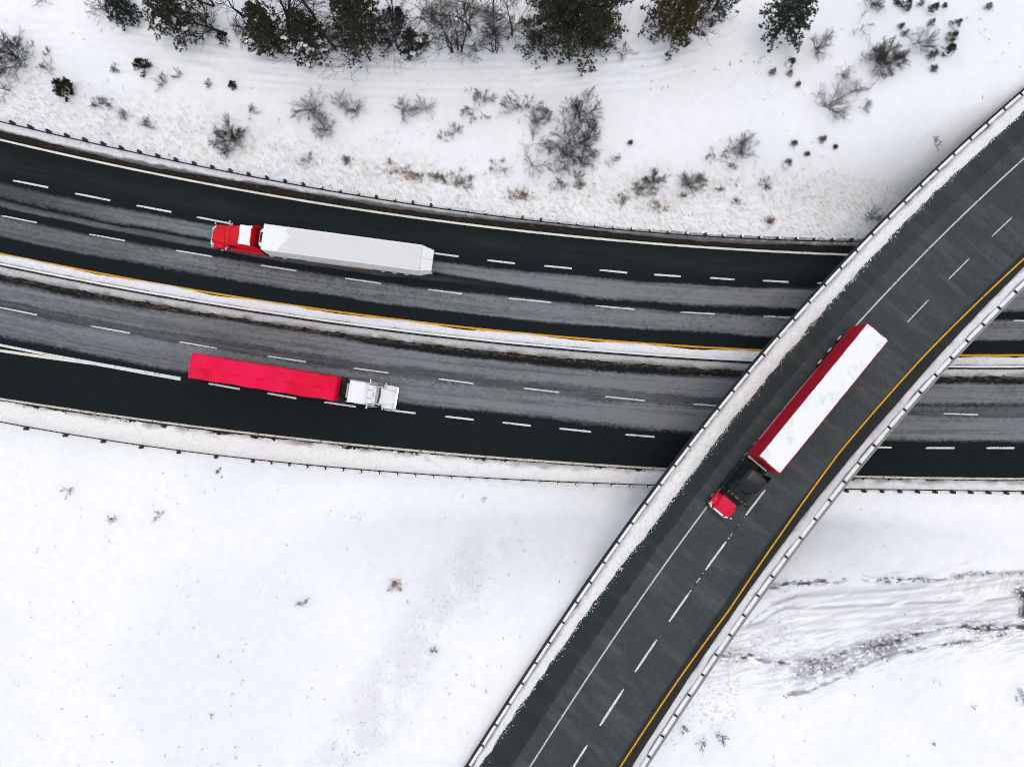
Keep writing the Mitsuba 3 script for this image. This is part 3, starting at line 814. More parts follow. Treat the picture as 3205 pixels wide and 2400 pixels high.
def aero_tractor(t, body, hood, mark, snow_from=None):
    """Bonneted sleeper tractor; local x runs forward from the trailer's front face."""
    chassis(t, -2.2, 5.9)
    cab = t.part('cab', loft([(1.15, 0.95, 2.95, 1.16, 1.06, 0.16), (2.9, 0.95, 2.95, 1.17, 1.06, 0.16), (3.55, 0.95, 2.85, 1.14, 1.0, 0.18), (3.85, 0.95, 2.70, 1.12, 0.95, 0.20), (4.42, 0.95, 2.02, 1.08, 0.92, 0.14), (4.55, 0.95, 1.90, 1.02, 0.86, 0.12)]), body)
    t.part('roof_fairing', loft([(1.2, 2.7, 3.82, 1.04, 0.96, 0.26), (2.1, 2.7, 3.80, 1.04, 0.95, 0.28), (2.8, 2.7, 3.55, 1.02, 0.90, 0.30), (3.35, 2.7, 3.20, 0.98, 0.82, 0.24), (3.72, 2.65, 2.90, 0.92, 0.74, 0.12)]), body)
    for s in (-1, 1):
        t.part('side_extender', hull([[0.55, s * 1.17, 1.1], [1.2, s * 1.17, 1.1], [0.62, s * 1.10, 3.5], [1.2, s * 1.06, 3.7]], 0.025), body)
        t.part('chassis_fairing', loft([(0.65, 0.42, 1.02, 0.0, 0.0, 0.0), (0.66, 0.42, 1.02, 0.09, 0.10, 0.06), (4.1, 0.40, 1.02, 0.09, 0.10, 0.06), (4.11, 0.4, 1.02, 0.0, 0.0, 0.0)]), body, M=T().translate([0, s * 1.15, 0]))
    h = t.part('hood', loft([(4.45, 0.95, 1.94, 0.98, 0.84, 0.16), (5.0, 0.95, 1.84, 0.90, 0.76, 0.18), (5.55, 0.95, 1.68, 0.82, 0.66, 0.20), (5.9, 0.95, 1.48, 0.76, 0.58, 0.20), (6.06, 0.95, 1.22, 0.70, 0.52, 0.12)]), hood)
    for s in (-1, 1):
        a = np.linspace(0.0, np.pi * 0.95, 12)
        rows = [[[5.18 + 0.66 * math.cos(k) * (1 + 0.15 * (math.cos(k) > 0)), s * y, 0.62 + dz + 0.62 * math.sin(k)] for k in a] for y, dz in ((0.62, 0.05), (0.95, 0.03), (1.14, -0.02), (1.22, -0.12), (1.22, -0.25))]
        t.part('fender', tris(grid(np.array(rows))), hood, smooth=45)
        t.part('headlight', hull([[6.10, s * 0.74, 0.84], [6.08, s * 0.74, 1.04], [5.92, s * 1.14, 0.84], [5.86, s * 1.12, 1.02], [5.86, s * 0.9, 1.10]], 0.03), 'lamp_clear', h)
        t.part('side_window', hull([[3.05, s * 1.115, 1.98], [3.95, s * 1.085, 1.98], [3.72, s * 1.03, 2.60], [3.1, s * 1.045, 2.62]], 0.02), 'glass_dark', cab)
        arm = t.part('mirror', cat([box(3.98, 4.12, s * 1.42 - 0.13, s * 1.42 + 0.13, 1.85, 2.45, 0.04), tubes([[4.02, s * 1.02, 2.3], [4.02, s * 1.02, 1.95]], [[4.05, s * 1.35, 2.3], [4.05, s * 1.35, 1.95]], [0.02] * 2, [0.02] * 2, 6)]), 'black_paint' if body == 'black_paint' else 'chrome', cab)
        t.part('hood_mirror', cat([box(5.70, 5.82, s * 1.20 - 0.09, s * 1.20 + 0.09, 1.42, 1.66, 0.03), tubes([[5.7, s * 0.9, 1.2]], [[5.75, s * 1.18, 1.5]], [0.015], [0.015], 5)]), 'chrome', h)
        t.tube('fuel_tank', [[2.2, s * 0.93, 0.66], [2.24, s * 0.93, 0.66], [3.9, s * 0.93, 0.66]], 0.30, 'chrome', k=16)
        t.wheel(5.08, s, 'chrome' if body != 'black_paint' else 'hub_grey', steer=True)
        for x in (-0.08, -1.42):
            t.wheel(x, s, 'hub_grey' if body == 'black_paint' else 'hub_white')
    t.part('windshield', hull([[3.90, 0.86, 2.63], [3.90, -0.86, 2.63], [4.40, 0.84, 2.04], [4.40, -0.84, 2.04], [4.0, 0.0, 2.66], [4.46, 0.0, 2.05]], 0.015), 'glass_dark', cab)
    t.part('sun_visor', hull([[3.80, 0.98, 2.74], [3.80, -0.98, 2.74], [4.12, 0.92, 2.64], [4.12, -0.92, 2.64], [4.16, 0, 2.68]], 0.02), mark[0], cab)
    for y in mark[1]:
        t.part('marker_lamp', hull([[3.97, y - 0.01, 2.76], [4.07, y - 0.01, 2.74], [3.97, y + 0.01, 2.76], [4.07, y + 0.01, 2.74]], 0.03), 'lamp_amber', cab)
    t.part('grille', hull([[6.06, 0.55, 0.95], [6.06, -0.55, 0.95], [6.10, 0.5, 1.24], [6.10, -0.5, 1.24], [5.98, 0.5, 1.40], [5.98, -0.5, 1.40]], 0.03), 'chrome' if body != 'black_paint' else 'white_paint', h)
    t.part('bumper', loft([(5.75, 0.38, 0.84, 1.20, 1.20, 0.08), (6.02, 0.38, 0.86, 1.16, 1.16, 0.08), (6.28, 0.40, 0.84, 0.86, 0.86, 0.06)]), 'chrome' if body != 'black_paint' else 'black_paint')
    return cab


def snow_sheet(x0, x1, w0, w1, z, thick, seed, ragged_back=0.0, ragged_front=0.0, edge=0.05):
    """Snow lying on a flat roof, with uneven edges."""
    n, m = max(8, int((x0 - x1) / 0.14)), 46
    u, v = np.meshgrid(np.linspace(0, 1, n), np.linspace(0, 1, m), indexing='ij')
    y = w0 + v * (w1 - w0)
    ja = ragged_front * 2 * fb(y * 0 + 3.3, y, 2.2, 4, seed)
    jb = ragged_back * (1.6 * fb(y * 0 + 9.7, y, 1.2, 2, seed + 1) + 1.3 * fb(y * 0 + 4.1, y, 5.5, 3, seed + 9))
    x = (x0 + ja) * (1 - u) + (x1 + jb) * u
    y = y + edge * 2 * fb(x, 0 * x, 1.6, 3, seed + 2) * np.where(v < 0.5, 1, -1) * np.abs(2 * v - 1) ** 6
    prof = np.minimum(1, 9 * np.minimum(np.minimum(u, 1 - u) * (x0 - x1) / 2, np.minimum(v, 1 - v) * (w1 - w0) / 2)) ** 0.6
    h = thick * prof * (0.8 + 0.7 * fb(x, y, 0.9, 3, seed + 3)) - 0.012
    return flat_up(tris(grid(np.stack([x, y, z + h], -1))))


# white trailer behind the red tractor, heading left
t1 = Truck('red tractor hauling a long plain white trailer, heading left on the upper carriageway', (-7.145, 15.01), (-22.82, 17.03), 0.0)
aero_tractor(t1, 'red_paint', 'red_paint', ('red_paint', (-0.62, -0.14, 0.0, 0.14, 0.62)))
t1.part('snow_cover', snow_sheet(2.45, 1.22, -0.98, 0.98, 3.80, 0.07, 101, 0.02, 0.10), 'white_snow', label='block of snow on the rear of the red cab roof')
body = t1.part('trailer_body', box(-15.9, 0, -1.3, 1.3, 1.12, 4.1, 0.06), 'trailer_white')
for s in (-1, 1):
    t1.part('roof_rail', box(-15.9, -0.02, s * 1.27 - 0.035, s * 1.27 + 0.035, 4.06, 4.125, 0.01), 'white_paint', body)
    t1.part('side_skirt', box(-10.6, -3.6, s * 1.24 - 0.02, s * 1.24 + 0.02, 0.36, 1.16, 0.012), 'trailer_white', body)
    t1.part('bottom_rail', box(-15.9, 0, s * 1.30 - 0.02, s * 1.30 + 0.025, 1.08, 1.24, 0.01), 'grey_panel', body)
    t1.part('tail_panel', hull([[-15.95, s * 1.27, 1.5], [-15.95, s * 1.27, 3.98], [-17.0, s * 1.02, 1.7], [-17.0, s * 1.02, 3.55]], 0.018), 'white_paint', body)
    t1.part('tail_panel', hull([[-15.95, s * 0.03, 4.04], [-15.95, s * 1.24, 4.04], [-17.05, s * 0.03, 3.62], [-17.05, s * 1.02, 3.62]], 0.018), 'white_paint', body)
    for x in (-11.73, -12.97, -14.2)[:3 if s > 0 else 2]:
        t1.wheel(x, s, 'hub_white', y=1.17)
t1.part('rear_door', box(-15.94, -15.9, -1.26, 1.26, 1.2, 4.0, 0.015), 'white_paint', body)
t1.part('underframe', cat([box(-14.8, -0.4, s * 0.5 - 0.06, s * 0.5 + 0.06, 0.9, 1.13, 0.01) for s in (-1, 1)] + [box(-2.9, -2.7, s * 0.7 - 0.08, s * 0.7 + 0.08, 0.3, 1.1, 0.01) for s in (-1, 1)] + [box(-16.0, -15.85, -1.1, 1.1, 0.55, 0.68, 0.02)]), 'frame_black', smooth=False)
t1.part('tool_box', box(-10.2, -8.4, 1.20, 1.36, 0.62, 0.86, 0.03), 'orange_box', label='orange brown box under the side of the trailer')
t1.part('cooling_unit', loft([(0.0, 1.9, 3.75, 0.96, 0.96, 0.3), (0.30, 1.95, 3.72, 0.94, 0.92, 0.3), (0.46, 2.05, 3.6, 0.82, 0.80, 0.28)]), 'white_paint', body)
t1.part('cooling_grille', box(0.40, 0.48, -0.62, 0.62, 2.5, 3.45, 0.02), 'frame_black', body)
t1.part('cooling_vent', hull([[0.15, -0.5, 3.75], [0.15, 0.5, 3.75], [0.36, -0.5, 3.66], [0.36, 0.5, 3.66]], 0.04), 'frame_black', body)
t1.part('snow_cover', snow_sheet(0.02, -2.3, -1.27, 1.27, 4.10, 0.12, 111, 0.75, 0.03), 'white_snow', label='fresh snow with a ragged edge on the front of the trailer roof')

# red tarpaulin trailer behind the white tractor, heading right
t2 = Truck('white tractor pulling a flatbed under a bright red tarpaulin, heading right on the lower carriageway', (-30.08, 4.23), (-15.51, 1.88), 0.0)
chassis(t2, -2.2, 5.7)
sl = t2.part('sleeper', loft([(1.15, 0.95, 3.10, 1.16, 1.13, 0.14), (2.5, 0.95, 3.12, 1.16, 1.12, 0.16), (2.85, 0.95, 3.02, 1.14, 1.06, 0.20), (3.0, 0.95, 2.85, 1.12, 1.0, 0.2)]), 'white_paint')
cab = t2.part('cab', loft([(2.7, 0.95, 2.72, 1.06, 0.98, 0.14), (3.6, 0.95, 2.68, 1.04, 0.94, 0.16), (3.92, 0.95, 2.55, 1.02, 0.90, 0.14), (4.15, 0.95, 2.0, 1.0, 0.88, 0.12), (4.25, 0.95, 1.9, 0.96, 0.84, 0.1)]), 'white_paint')
t2.part('windshield', hull([[3.98, 0.80, 2.48], [3.98, -0.80, 2.48], [4.16, 0.80, 2.06], [4.16, -0.80, 2.06], [4.06, 0.0, 2.5], [4.24, 0.0, 2.06]], 0.015), 'glass_dark', cab)
t2.part('sun_visor', hull([[3.86, 0.90, 2.62], [3.86, -0.90, 2.62], [4.06, 0.86, 2.50], [4.06, -0.86, 2.50], [4.10, 0, 2.53]], 0.018), 'grey_panel', cab)
for y in (-0.72, -0.16, 0.0, 0.16, 0.72):
    t2.part('marker_lamp', hull([[3.54, y - 0.01, 2.71], [3.64, y - 0.01, 2.70], [3.54, y + 0.01, 2.71], [3.64, y + 0.01, 2.70]], 0.03), 'lamp_amber', cab)
for s in (-1, 1):
    t2.tube('air_horn', [[3.0, s * 0.42, 2.79], [3.1, s * 0.42, 2.79], [3.55, s * 0.42, 2.79]], 0.035, 'grey_panel', cab, 8)
h = t2.part('hood', loft([(4.15, 0.95, 1.92, 0.88, 0.78, 0.14), (4.9, 0.95, 1.82, 0.82, 0.72, 0.16), (5.55, 0.95, 1.68, 0.74, 0.64, 0.18), (5.72, 0.95, 1.5, 0.70, 0.60, 0.16)]), 'white_paint')
for s in (-1, 1):
    a = np.linspace(0.0, np.pi * 0.95, 12)
    rows = [[[4.98 + 0.70 * math.cos(k), s * y, 0.66 + dz + 0.62 * math.sin(k)] for k in a] for y, dz in ((0.66, 0.04), (0.95, 0.04), (1.14, 0.0), (1.22, -0.10), (1.22, -0.25))]
    t2.part('fender', tris(grid(np.array(rows))), 'white_paint', smooth=45)
    t2.part('headlight', box(5.60, 5.76, s * 0.98 - 0.16, s * 0.98 + 0.16, 0.92, 1.14, 0.04), 'lamp_clear', h)
    t2.part('mirror', cat([box(3.0, 3.14, s * 1.40 - 0.12, s * 1.40 + 0.12, 1.8, 2.5, 0.04), tubes([[3.05, s * 1.0, 2.4], [3.05, s * 1.0, 1.9], [3.1, s * 1.28, 2.2]], [[3.05, s * 1.35, 2.4], [3.05, s * 1.35, 1.9], [4.1, s * 1.22, 1.9]], [0.025] * 3, [0.025] * 3, 6)]), 'chrome', cab)
    t2.part('hood_mirror', cat([box(4.55, 4.66, s * 1.32 - 0.1, s * 1.32 + 0.1, 1.5, 1.85, 0.04), tubes([[4.6, s * 0.8, 1.6]], [[4.6, s * 1.3, 1.7]], [0.018], [0.018], 5)]), 'chrome', h)
    t2.tube('exhaust_stack', [[1.02, s * 1.12, 1.0], [1.02, s * 1.12, 1.1], [1.02, s * 1.12, 3.45]], 0.075, 'chrome', k=10)
    t2.tube('air_cleaner', [[4.02, s * 1.05, 1.25], [4.02, s * 1.05, 1.3], [4.02, s * 1.05, 2.02]], 0.17, 'chrome', k=12)
    t2.tube('fuel_tank', [[1.6, s * 0.95, 0.64], [1.65, s * 0.95, 0.64], [3.6, s * 0.95, 0.64]], 0.29, 'chrome', k=16)
    t2.part('side_window', hull([[3.05, s * 1.03, 1.9], [3.8, s * 1.0, 1.9], [3.7, s * 0.96, 2.45], [3.05, s * 0.985, 2.48]], 0.02), 'glass_dark', cab)
    t2.wheel(4.96, s, 'chrome', steer=True)
    for x in (0.22, -1.2, -12.1, -13.4):
        t2.wheel(x, s, 'hub_grey')
t2.part('grille', box(5.70, 5.76, -0.5, 0.5, 0.95, 1.5, 0.02), 'chrome', h)
t2.part('bumper', loft([(5.62, 0.4, 0.86, 1.18, 1.18, 0.05), (5.84, 0.4, 0.86, 1.14, 1.14, 0.05)]), 'chrome')
t2.part('headache_rack', box(0.86, 1.04, -0.74, 0.74, 1.0, 2.75, 0.03), 'grey_panel', label='grey panel standing behind the white sleeper')
t2.part('snow_cover', snow_sheet(2.72, 1.20, -1.05, 1.05, 3.10, 0.05, 121, 0.02, 0.05), 'white_snow', label='thin snow on the white sleeper roof')
bed = t2.part('trailer_bed', cat([box(-14.76, 0, -1.27, 1.27, 1.22, 1.44, 0.03)] + [box(-14.4, -0.3, s * 0.5 - 0.07, s * 0.5 + 0.07, 0.85, 1.22, 0.01) for s in (-1, 1)] + [box(-3.3, -3.1, s * 0.8 - 0.08, s * 0.8 + 0.08, 0.3, 1.2, 0.01) for s in (-1, 1)]), 'frame_black')
c = trimesh.creation.box(extents=[14.76, 2.56, 2.2])
c = hull([[x, y, z] for x in (-14.55, -0.21) for y in (-1.08, 1.08) for z in (1.6, 3.45)], 0.20)
cv, cf = trimesh.remesh.subdivide_to_size(np.array(c.vertices), np.array(c.faces), 0.22, max_iter=14)
cm = trimesh.Trimesh(cv, cf, process=True)
v = np.array(cm.vertices)
bow = np.abs(((v[:, 0] + 0.2) / 2.9) % 1.0 - 0.5) * 2            # 1 over a bow, 0 midway
sag = 1 - bow
top = sstep(2.9, 3.4, v[:, 2])
side = np.clip(np.abs(v[:, 1]) / 1.28, 0, 1) ** 4
v[:, 2] += top * (-0.19 * sag ** 1.3 * (1 - 0.4 * side) + 0.16 * fb(v[:, 0], v[:, 1], 0.7, 3, 131)) - top * 0.13 * np.exp(-((v[:, 1] + 0.25 - 0.5 * fb(v[:, 0], 0 * v[:, 0], 0.3, 2, 5)) / 0.10) ** 2) * sag
v[:, 1] += np.sign(v[:, 1]) * side * (-0.05 * sag + 0.08 * fb(v[:, 0], v[:, 2], 0.8, 3, 132))
t2.part('tarpaulin', trimesh.Trimesh(v, cm.faces, process=False), 'tarp', smooth=50, label='bright red tarpaulin sagging between its bows')

# red trailer with snow on its roof behind the black and red tractor, on the overpass
t3 = Truck('black tractor with red hood pulling a red trailer with snow covered roof over the bridge', (35.97, 7.075), (25.57, -5.325), DECK)
c3 = aero_tractor(t3, 'black_paint', 'hood_red', ('black_paint', (-1.0, -0.55, -0.14, 0.0, 0.14, 0.62, 0.95)))
ua = np.linspace(0, np.pi, 15)
t3.tube('fairing_rim', [[1.25, 0.97, 3.60]] + [[1.9 + 1.55 * math.sin(a) ** 0.8, 0.94 * math.cos(a), 3.62 - 0.36 * math.sin(a) ** 2] for a in ua] + [[1.25, -0.97, 3.60]], 0.07, 'frame_black', c3, 8)
t3.part('fairing_recess', box(1.12, 1.3, -0.82, 0.82, 2.75, 3.66, 0.03), 'frame_black', c3)
body = t3.part('trailer_body', box(-16.15, 0, -1.27, 1.27, 1.12, 4.08, 0.05), 'crimson_paint')
for s in (-1, 1):
    t3.part('bottom_rail', box(-16.1, 0, s * 1.27 - 0.03, s * 1.27 + 0.05, 1.06, 1.22, 0.012), 'hood_red', body)
    t3.part('roof_rail', box(-16.15, 0.0, s * 1.26 - 0.03, s * 1.26 + 0.03, 4.05, 4.11, 0.01), 'crimson_paint', body)
    for x in (-11.63, -13.16, -14.69):
        t3.wheel(x, s, 'hub_white', y=1.24)
    for x in np.arange(-15.4, -0.5, 1.22):
        t3.part('side_seam', box(x - 0.02, x + 0.02, s * 1.27 - 0.01, s * 1.27 + 0.014, 1.24, 4.0, 0.004), 'crimson_paint', body)
t3.part('front_ledge', box(0.0, 0.13, -1.16, 1.10, 1.12, 1.26, 0.03), 'white_paint', body, label='white ledge across the foot of the red front wall')
t3.part('rear_door', box(-16.19, -16.15, -1.2, 1.2, 1.2, 4.0, 0.012), 'crimson_paint', body)
t3.part('underframe', cat([box(-15.4, -0.4, s * 0.5 - 0.06, s * 0.5 + 0.06, 0.85, 1.13, 0.01) for s in (-1, 1)] + [box(-2.9, -2.7, s * 0.7 - 0.08, s * 0.7 + 0.08, 0.3, 1.1, 0.01) for s in (-1, 1)] + [box(-16.2, -16.05, -1.1, 1.1, 0.55, 0.68, 0.02)]), 'frame_black', smooth=False)
t3.part('snow_cover', snow_sheet(-0.10, -16.12, -1.24, 1.26, 4.08, 0.10, 141, 0.05, 0.12, 0.04), 'roof_snow', label='packed snow over the whole trailer roof')

# ---------------------------------------------------------------- vegetation
def grow(rg, p, d, length, r, depth, out, wander=0.25, kids=4, spread=0.9, up=0.12, ratio=0.62, min_r=0.006, steps=4):
    d = d / np.linalg.norm(d)
    for i in range(steps):
        d = d + wander * rg.normal(0, 1, 3) / steps ** 0.5 + np.array([0, 0, up / steps])
        d /= np.linalg.norm(d)
        q = p + d * length / steps
        r2 = max(min_r, r * (1 - 0.62 * (i + 1) / steps)) if depth else max(min_r * 0.8, r * (1 - 0.5 * (i + 1) / steps))
        out.append((*p, *q, max(min_r, r * (1 - 0.62 * i / steps)), r2))
        p = q
        if depth > 0 and (i > 0 or steps < 3):
            for _ in range(max(1, int(round(kids / (steps - 1) + rg.uniform(-0.4, 0.4))))):
                s = rg.normal(0, 1, 3)
                s -= d * (s @ d)
                s /= np.linalg.norm(s) + 1e-9
                a = spread * rg.uniform(0.6, 1.15)
                grow(rg, p, d * math.cos(a) + s * math.sin(a), length * ratio * rg.uniform(0.7, 1.1), r2 * 0.62, depth - 1, out, wander, kids * 0.9, spread, up, ratio, min_r, max(2, steps - 1))
    return out


def seg_mesh(out, k=4):
    o = np.array(out)
    return tubes(o[:, :3], o[:, 3:6], o[:, 6], o[:, 7], k)


def bare_tree(sx, sy, h, lean, seed, label, mat='bark', stems=1, thick=0.11, kids=6, depth=3, group=None, spread=0.65):
    rg = np.random.default_rng(seed)
    b = on_ground(sx, sy)
    k = thing('bare_tree', label, 'tree', group)
    trunks, limbs, h0 = [], [], h * 1.25
    for s in range(stems):
        base = b + np.array([rg.uniform(-0.25, 0.25), rg.uniform(-0.2, 0.2), -0.2]) * (stems > 1)
        base[2] = b[2] - 0.2
        trunk = []
        trunks.append(trunk)
        d = np.array([lean[0], lean[1], 1.0]) + rg.normal(0, 0.16 * (stems > 1), 3)
        p, r, n = base, thick * rg.uniform(0.8, 1.15), 7
        h = h0 * rg.uniform(0.85, 1.1)
        d /= np.linalg.norm(d)
        for i in range(n):
            d = d + rg.normal(0, 0.10, 3) + np.array([0, 0, 0.03])
            d /= np.linalg.norm(d)
            q = p + d * h / n
            r2 = max(0.015, r * 0.80)
            trunk.append((*p, *q, r, r2))
            p, r = q, r2
            if i >= 1:
                for _ in range(int(round(kids / 5 * rg.uniform(0.7, 1.6)))):
                    s_ = rg.normal(0, 1, 3)
                    s_ -= d * (s_ @ d)
                    s_ /= np.linalg.norm(s_)
                    a = spread * rg.uniform(0.7, 1.5)
                    twigs = []
                    limbs.append(twigs)
                    grow(rg, p, d * math.cos(a) + s_ * math.sin(a), h * (0.42 - 0.035 * i) * rg.uniform(0.7, 1.2), r * 0.55, depth - 1, twigs, 0.24, 6, 0.75, 0.22, 0.58, 0.014, 5)
    for trunk in trunks:
        add('trunk', seg_mesh(trunk, 7), mat, k, smooth=50)
    for twigs in limbs:
        add('branch', seg_mesh(twigs, 3), 'bark' if mat == 'bark' else 'twig_grey', k)


def bush(sx, sy, rpx, label, mat='twig_grey', stems=14, depth=2, flat=0.7, seed=None, kids=4.6, group=None, thin=0.011, squash=(1, 1), name='bare_bush', catg='bush', cover=True):
    rg = np.random.default_rng(int(sx * 7 + sy * 13) if seed is None else seed)
    b = on_ground(sx, sy)
    R = rpx * 80 / 1638 * (0.88 if sy < 800 else 0.66)
    stems = max(5, int(stems * (0.95 if sy < 800 else 0.65)))
    k = thing(name, label, catg, group)
    out = []
    for _ in range(stems):
        a, e = rg.uniform(0, 2 * np.pi), rg.uniform(0.15, 1.0) ** 0.6 * flat * 1.35
        d = np.array([math.cos(a) * math.sin(e) * squash[0], math.sin(a) * math.sin(e) * squash[1], math.cos(e)])
        p = b + np.array([rg.normal(0, 0.12 * R), rg.normal(0, 0.12 * R), -0.1])
        grow(rg, p, d, R * rg.uniform(0.75, 1.15), 0.012 + 0.010 * R, depth, out, 0.22, kids, 0.55, 0.05, 0.55, thin, 4)
    add('stems', seg_mesh(out, 3), mat, k, kind='stuff')


def spikes(rg, C, D, L, W, m):
    """m thin needles' sprays about each point C, leaning along D."""
    n = len(C)
    d = D[:, None] * 0.75 + rg.normal(0, 0.55, (n, m, 3))
    d /= np.linalg.norm(d, axis=-1, keepdims=True)
    s = np.cross(d, rg.normal(0, 1, (n, m, 3)))
    s /= np.linalg.norm(s, axis=-1, keepdims=True)
    l = (L * rg.uniform(0.6, 1.2, (n, m)))[..., None]
    w = (W * rg.uniform(0.7, 1.3, (n, m)))[..., None]
    c = C[:, None] + 0 * d
    v = np.stack([c - d * l * 0.25, c + d * l * 0.35 + s * w, c + d * l, c + d * l * 0.35 - s * w], 2).reshape(-1, 3)
    i = np.arange(n * m)[:, None] * 4
    return v, np.vstack([i + [0, 1, 2], i + [0, 2, 3]])


def conifer(pos, h, r, seed, label, mat='needles', name='pine_tree', density=1.0, clear=0.08, lean=(0, 0), spray=0.30, snow=0, round_=1.1, group=None, patchy=0.25, catg='tree'):
    rg = np.random.default_rng(seed)
    k = thing(name, label, catg, group)
    pos = np.array(pos, float)
    if name == 'pine_tree' and h > 3:
        h, r = h * 1.25, r * 1.22
        pos[1] += 0.28 * r
        pos[2] = float(ground(pos[0], pos[1]))
    C, D, br_, snowC = [], [], [], []
    n_w = max(5, int(h / 0.34 * density ** 0.5))
    for i in range(n_w):
        f = clear + (1 - clear) * (i + rg.uniform(0, 1)) / n_w
        z = h * f
        prof = r * (1 - ((f - 0.0) ** (1.0 + round_)) ** 1.0) * min(1, 0.55 + 3.5 * (f - clear + 0.05))
        axis = pos + np.array([lean[0] * z, lean[1] * z, z])
        nb = max(4, int(5 + 3 * rg.uniform(0, 1)))
        a0 = rg.uniform(0, 2 * np.pi)
        for b in range(nb):
            if rg.random() < patchy * 0.6:
                continue
            a = a0 + 2 * np.pi * b / nb + rg.normal(0, 0.22)
            l = max(0.15, prof * rg.uniform(0.62, 1.22))
            d = np.array([math.cos(a), math.sin(a), 0.28 * f - 0.16 + rg.normal(0, 0.08)])
            tip = axis + d * l
            br_.append((*axis, *tip, 0.012 + 0.012 * l, 0.006))
            cnt = max(3, int(l * 7.5 * density))
            tt = rg.uniform(0.18, 1.0, cnt) ** 0.75
            side = np.array([-math.sin(a), math.cos(a), 0])
            w = (rg.normal(0, 0.17, cnt) * l * (1.15 - tt) + rg.normal(0, 0.07, cnt))[:, None]
            C.append(axis + tt[:, None] * d * l + side * w + rg.normal(0, 0.05, (cnt, 3)) - np.array([0, 0, 0.05]) * tt[:, None] ** 2 * l)
            D.append(np.tile(d * 0.9, (cnt, 1)) + side * np.sign(w) * 0.5)
            if snow and f < 0.5 and d[1] < 0.25 and rg.random() < 2.4 * snow:
                snowC.append(axis + d * l * rg.uniform(0.6, 0.95) + [0, 0, 0.08])
    C.append(pos + np.array([lean[0] * h, lean[1] * h, h]) - rg.uniform(0, 1, (8, 1)) * np.array([0, 0, min(0.8, h * 0.2)]))
    D.append(np.tile([0, 0, 1.0], (8, 1)))
    top = pos + np.array([lean[0] * h, lean[1] * h, h])
    p0 = np.array([pos - [0, 0, 0.3]] + [pos + (top - pos) * q for q in (0.25, 0.5, 0.75)])
    p1 = np.array([pos + (top - pos) * q for q in (0.25, 0.5, 0.75, 0.98)])
    rr = 0.018 * h + 0.02
    ta, tb = tubes(p0, p1, rr * np.array([1, 0.8, 0.58, 0.35]), rr * np.array([0.8, 0.58, 0.35, 0.1]), 7)
    o = np.array(br_)
    bm = tubes(o[:, :3], o[:, 3:6], o[:, 6], o[:, 7], 3)
    if h > 2.2:
        add('trunk', (ta, tb), 'bark', k, smooth=50)
        add('branches', bm, 'bark', k, kind='stuff')
    else:
        add('trunk', cat([(ta, tb), bm]), 'bark', k)
    add('crown', spikes(rg, np.vstack(C), np.vstack(D), spray * 0.85, spray * 0.095, 14 if h > 2.2 else 9), mat, k)
    if snowC:
        ms = []
        for c in [c + rg.normal(0, 0.17, 3) * [1, 1, 0.3] for c in snowC for _ in range(4)]:
            s = trimesh.creation.icosphere(1)
            v = s.vertices * rg.uniform(0.05, 0.19) * [1.35, 1.0, 0.5] * rg.uniform(0.7, 1.3, 3)
            v = v * (0.6 + 0.8 * rg.random((len(v), 1))) + c
            ms.append((v, s.faces))
        add('snow_clump', cat(ms), 'white_snow', k, smooth=60, kind='stuff')


# evergreens along the top of the picture
conifer(on_ground(282, 47), 4.2, 1.5, 1, 'small round evergreen at the top left with bare bushes on its left', 'needles_blue', spray=0.30)
conifer(on_ground(402, 82), 8.6, 2.3, 2, 'broad dark evergreen at the top left with snow on its lowest branches', 'needles', snow=0.20)
conifer(on_ground(590, 112), 6.6, 1.95, 3, 'dark bushy evergreen under bare branches, left one of two touching evergreens', 'needles', snow=0.04)
conifer(on_ground(675, 122), 6.4, 1.9, 4, 'dark evergreen with many white snow clumps at its foot', 'needles', snow=0.34)
conifer(on_ground(784, 112), 10.0, 2.7, 5, 'tall ragged evergreen overgrown with bare grey twigs', 'needles', snow=0.10, patchy=0.45)
conifer(on_ground(892, 116), 3.4, 1.15, 6, 'small evergreen with a snow clump at its foot beside the snowy track', 'needles_blue', snow=0.16, spray=0.28)
conifer(on_ground(918, 96), 2.2, 0.75, 7, 'low sprawling evergreen bough right of the small snowy evergreen', 'needles_blue', spray=0.3, patchy=0.5)
conifer(on_ground(864, 44), 2.4, 0.75, 8, 'small isolated green conifer behind the bare thicket', 'spruce', spray=0.24)
conifer(on_ground(843, 30), 1.0, 0.35, 81, 'tiny conifer left of the small isolated green conifer', 'spruce', spray=0.18)
conifer(on_ground(1236, 90), 12.0, 4.3, 9, 'largest dark pine with a very broad crown at the top centre', 'needles', density=1.25, spray=0.32, round_=0.9, patchy=0.3)
conifer(on_ground(1150, 122), 3.2, 1.7, 10, 'low leafy evergreen leaning out left of the largest pine', 'needles_blue', density=0.7, spray=0.26, patchy=0.6)
conifer(on_ground(1298, 100), 3.8, 1.8, 101, 'loose evergreen bough spreading right of the largest pine', 'needles_blue', density=0.7, spray=0.24, patchy=0.6)
conifer(on_ground(1444, 90), 8.2, 2.9, 11, 'olive brown pine standing right of the largest pine', 'needles_olive', density=1.0, spray=0.32, round_=0.8, patchy=0.45)
conifer(on_ground(1536, 44), 6.0, 2.0, 12, 'dark blue green evergreen behind the olive brown pine', 'needles_blue', density=0.75, spray=0.3, snow=0.04, patchy=0.55)
conifer(on_ground(1672, 96), 7.6, 2.5, 13, 'lone dark green pine with bare lower limbs at the top right', 'needles_blue', clear=0.22, density=0.95, spray=0.30, round_=0.9, patchy=0.4, lean=(0.02, 0.0))
conifer(on_ground(484, 90), 1.7, 0.62, 14, 'little green conifer below the bare trunks at the top left', 'spruce', spray=0.24)
conifer(on_ground(312, 148), 1.9, 0.85, 15, 'round spiky conifer alone in the snow above the left bushes', 'spruce', spray=0.30)
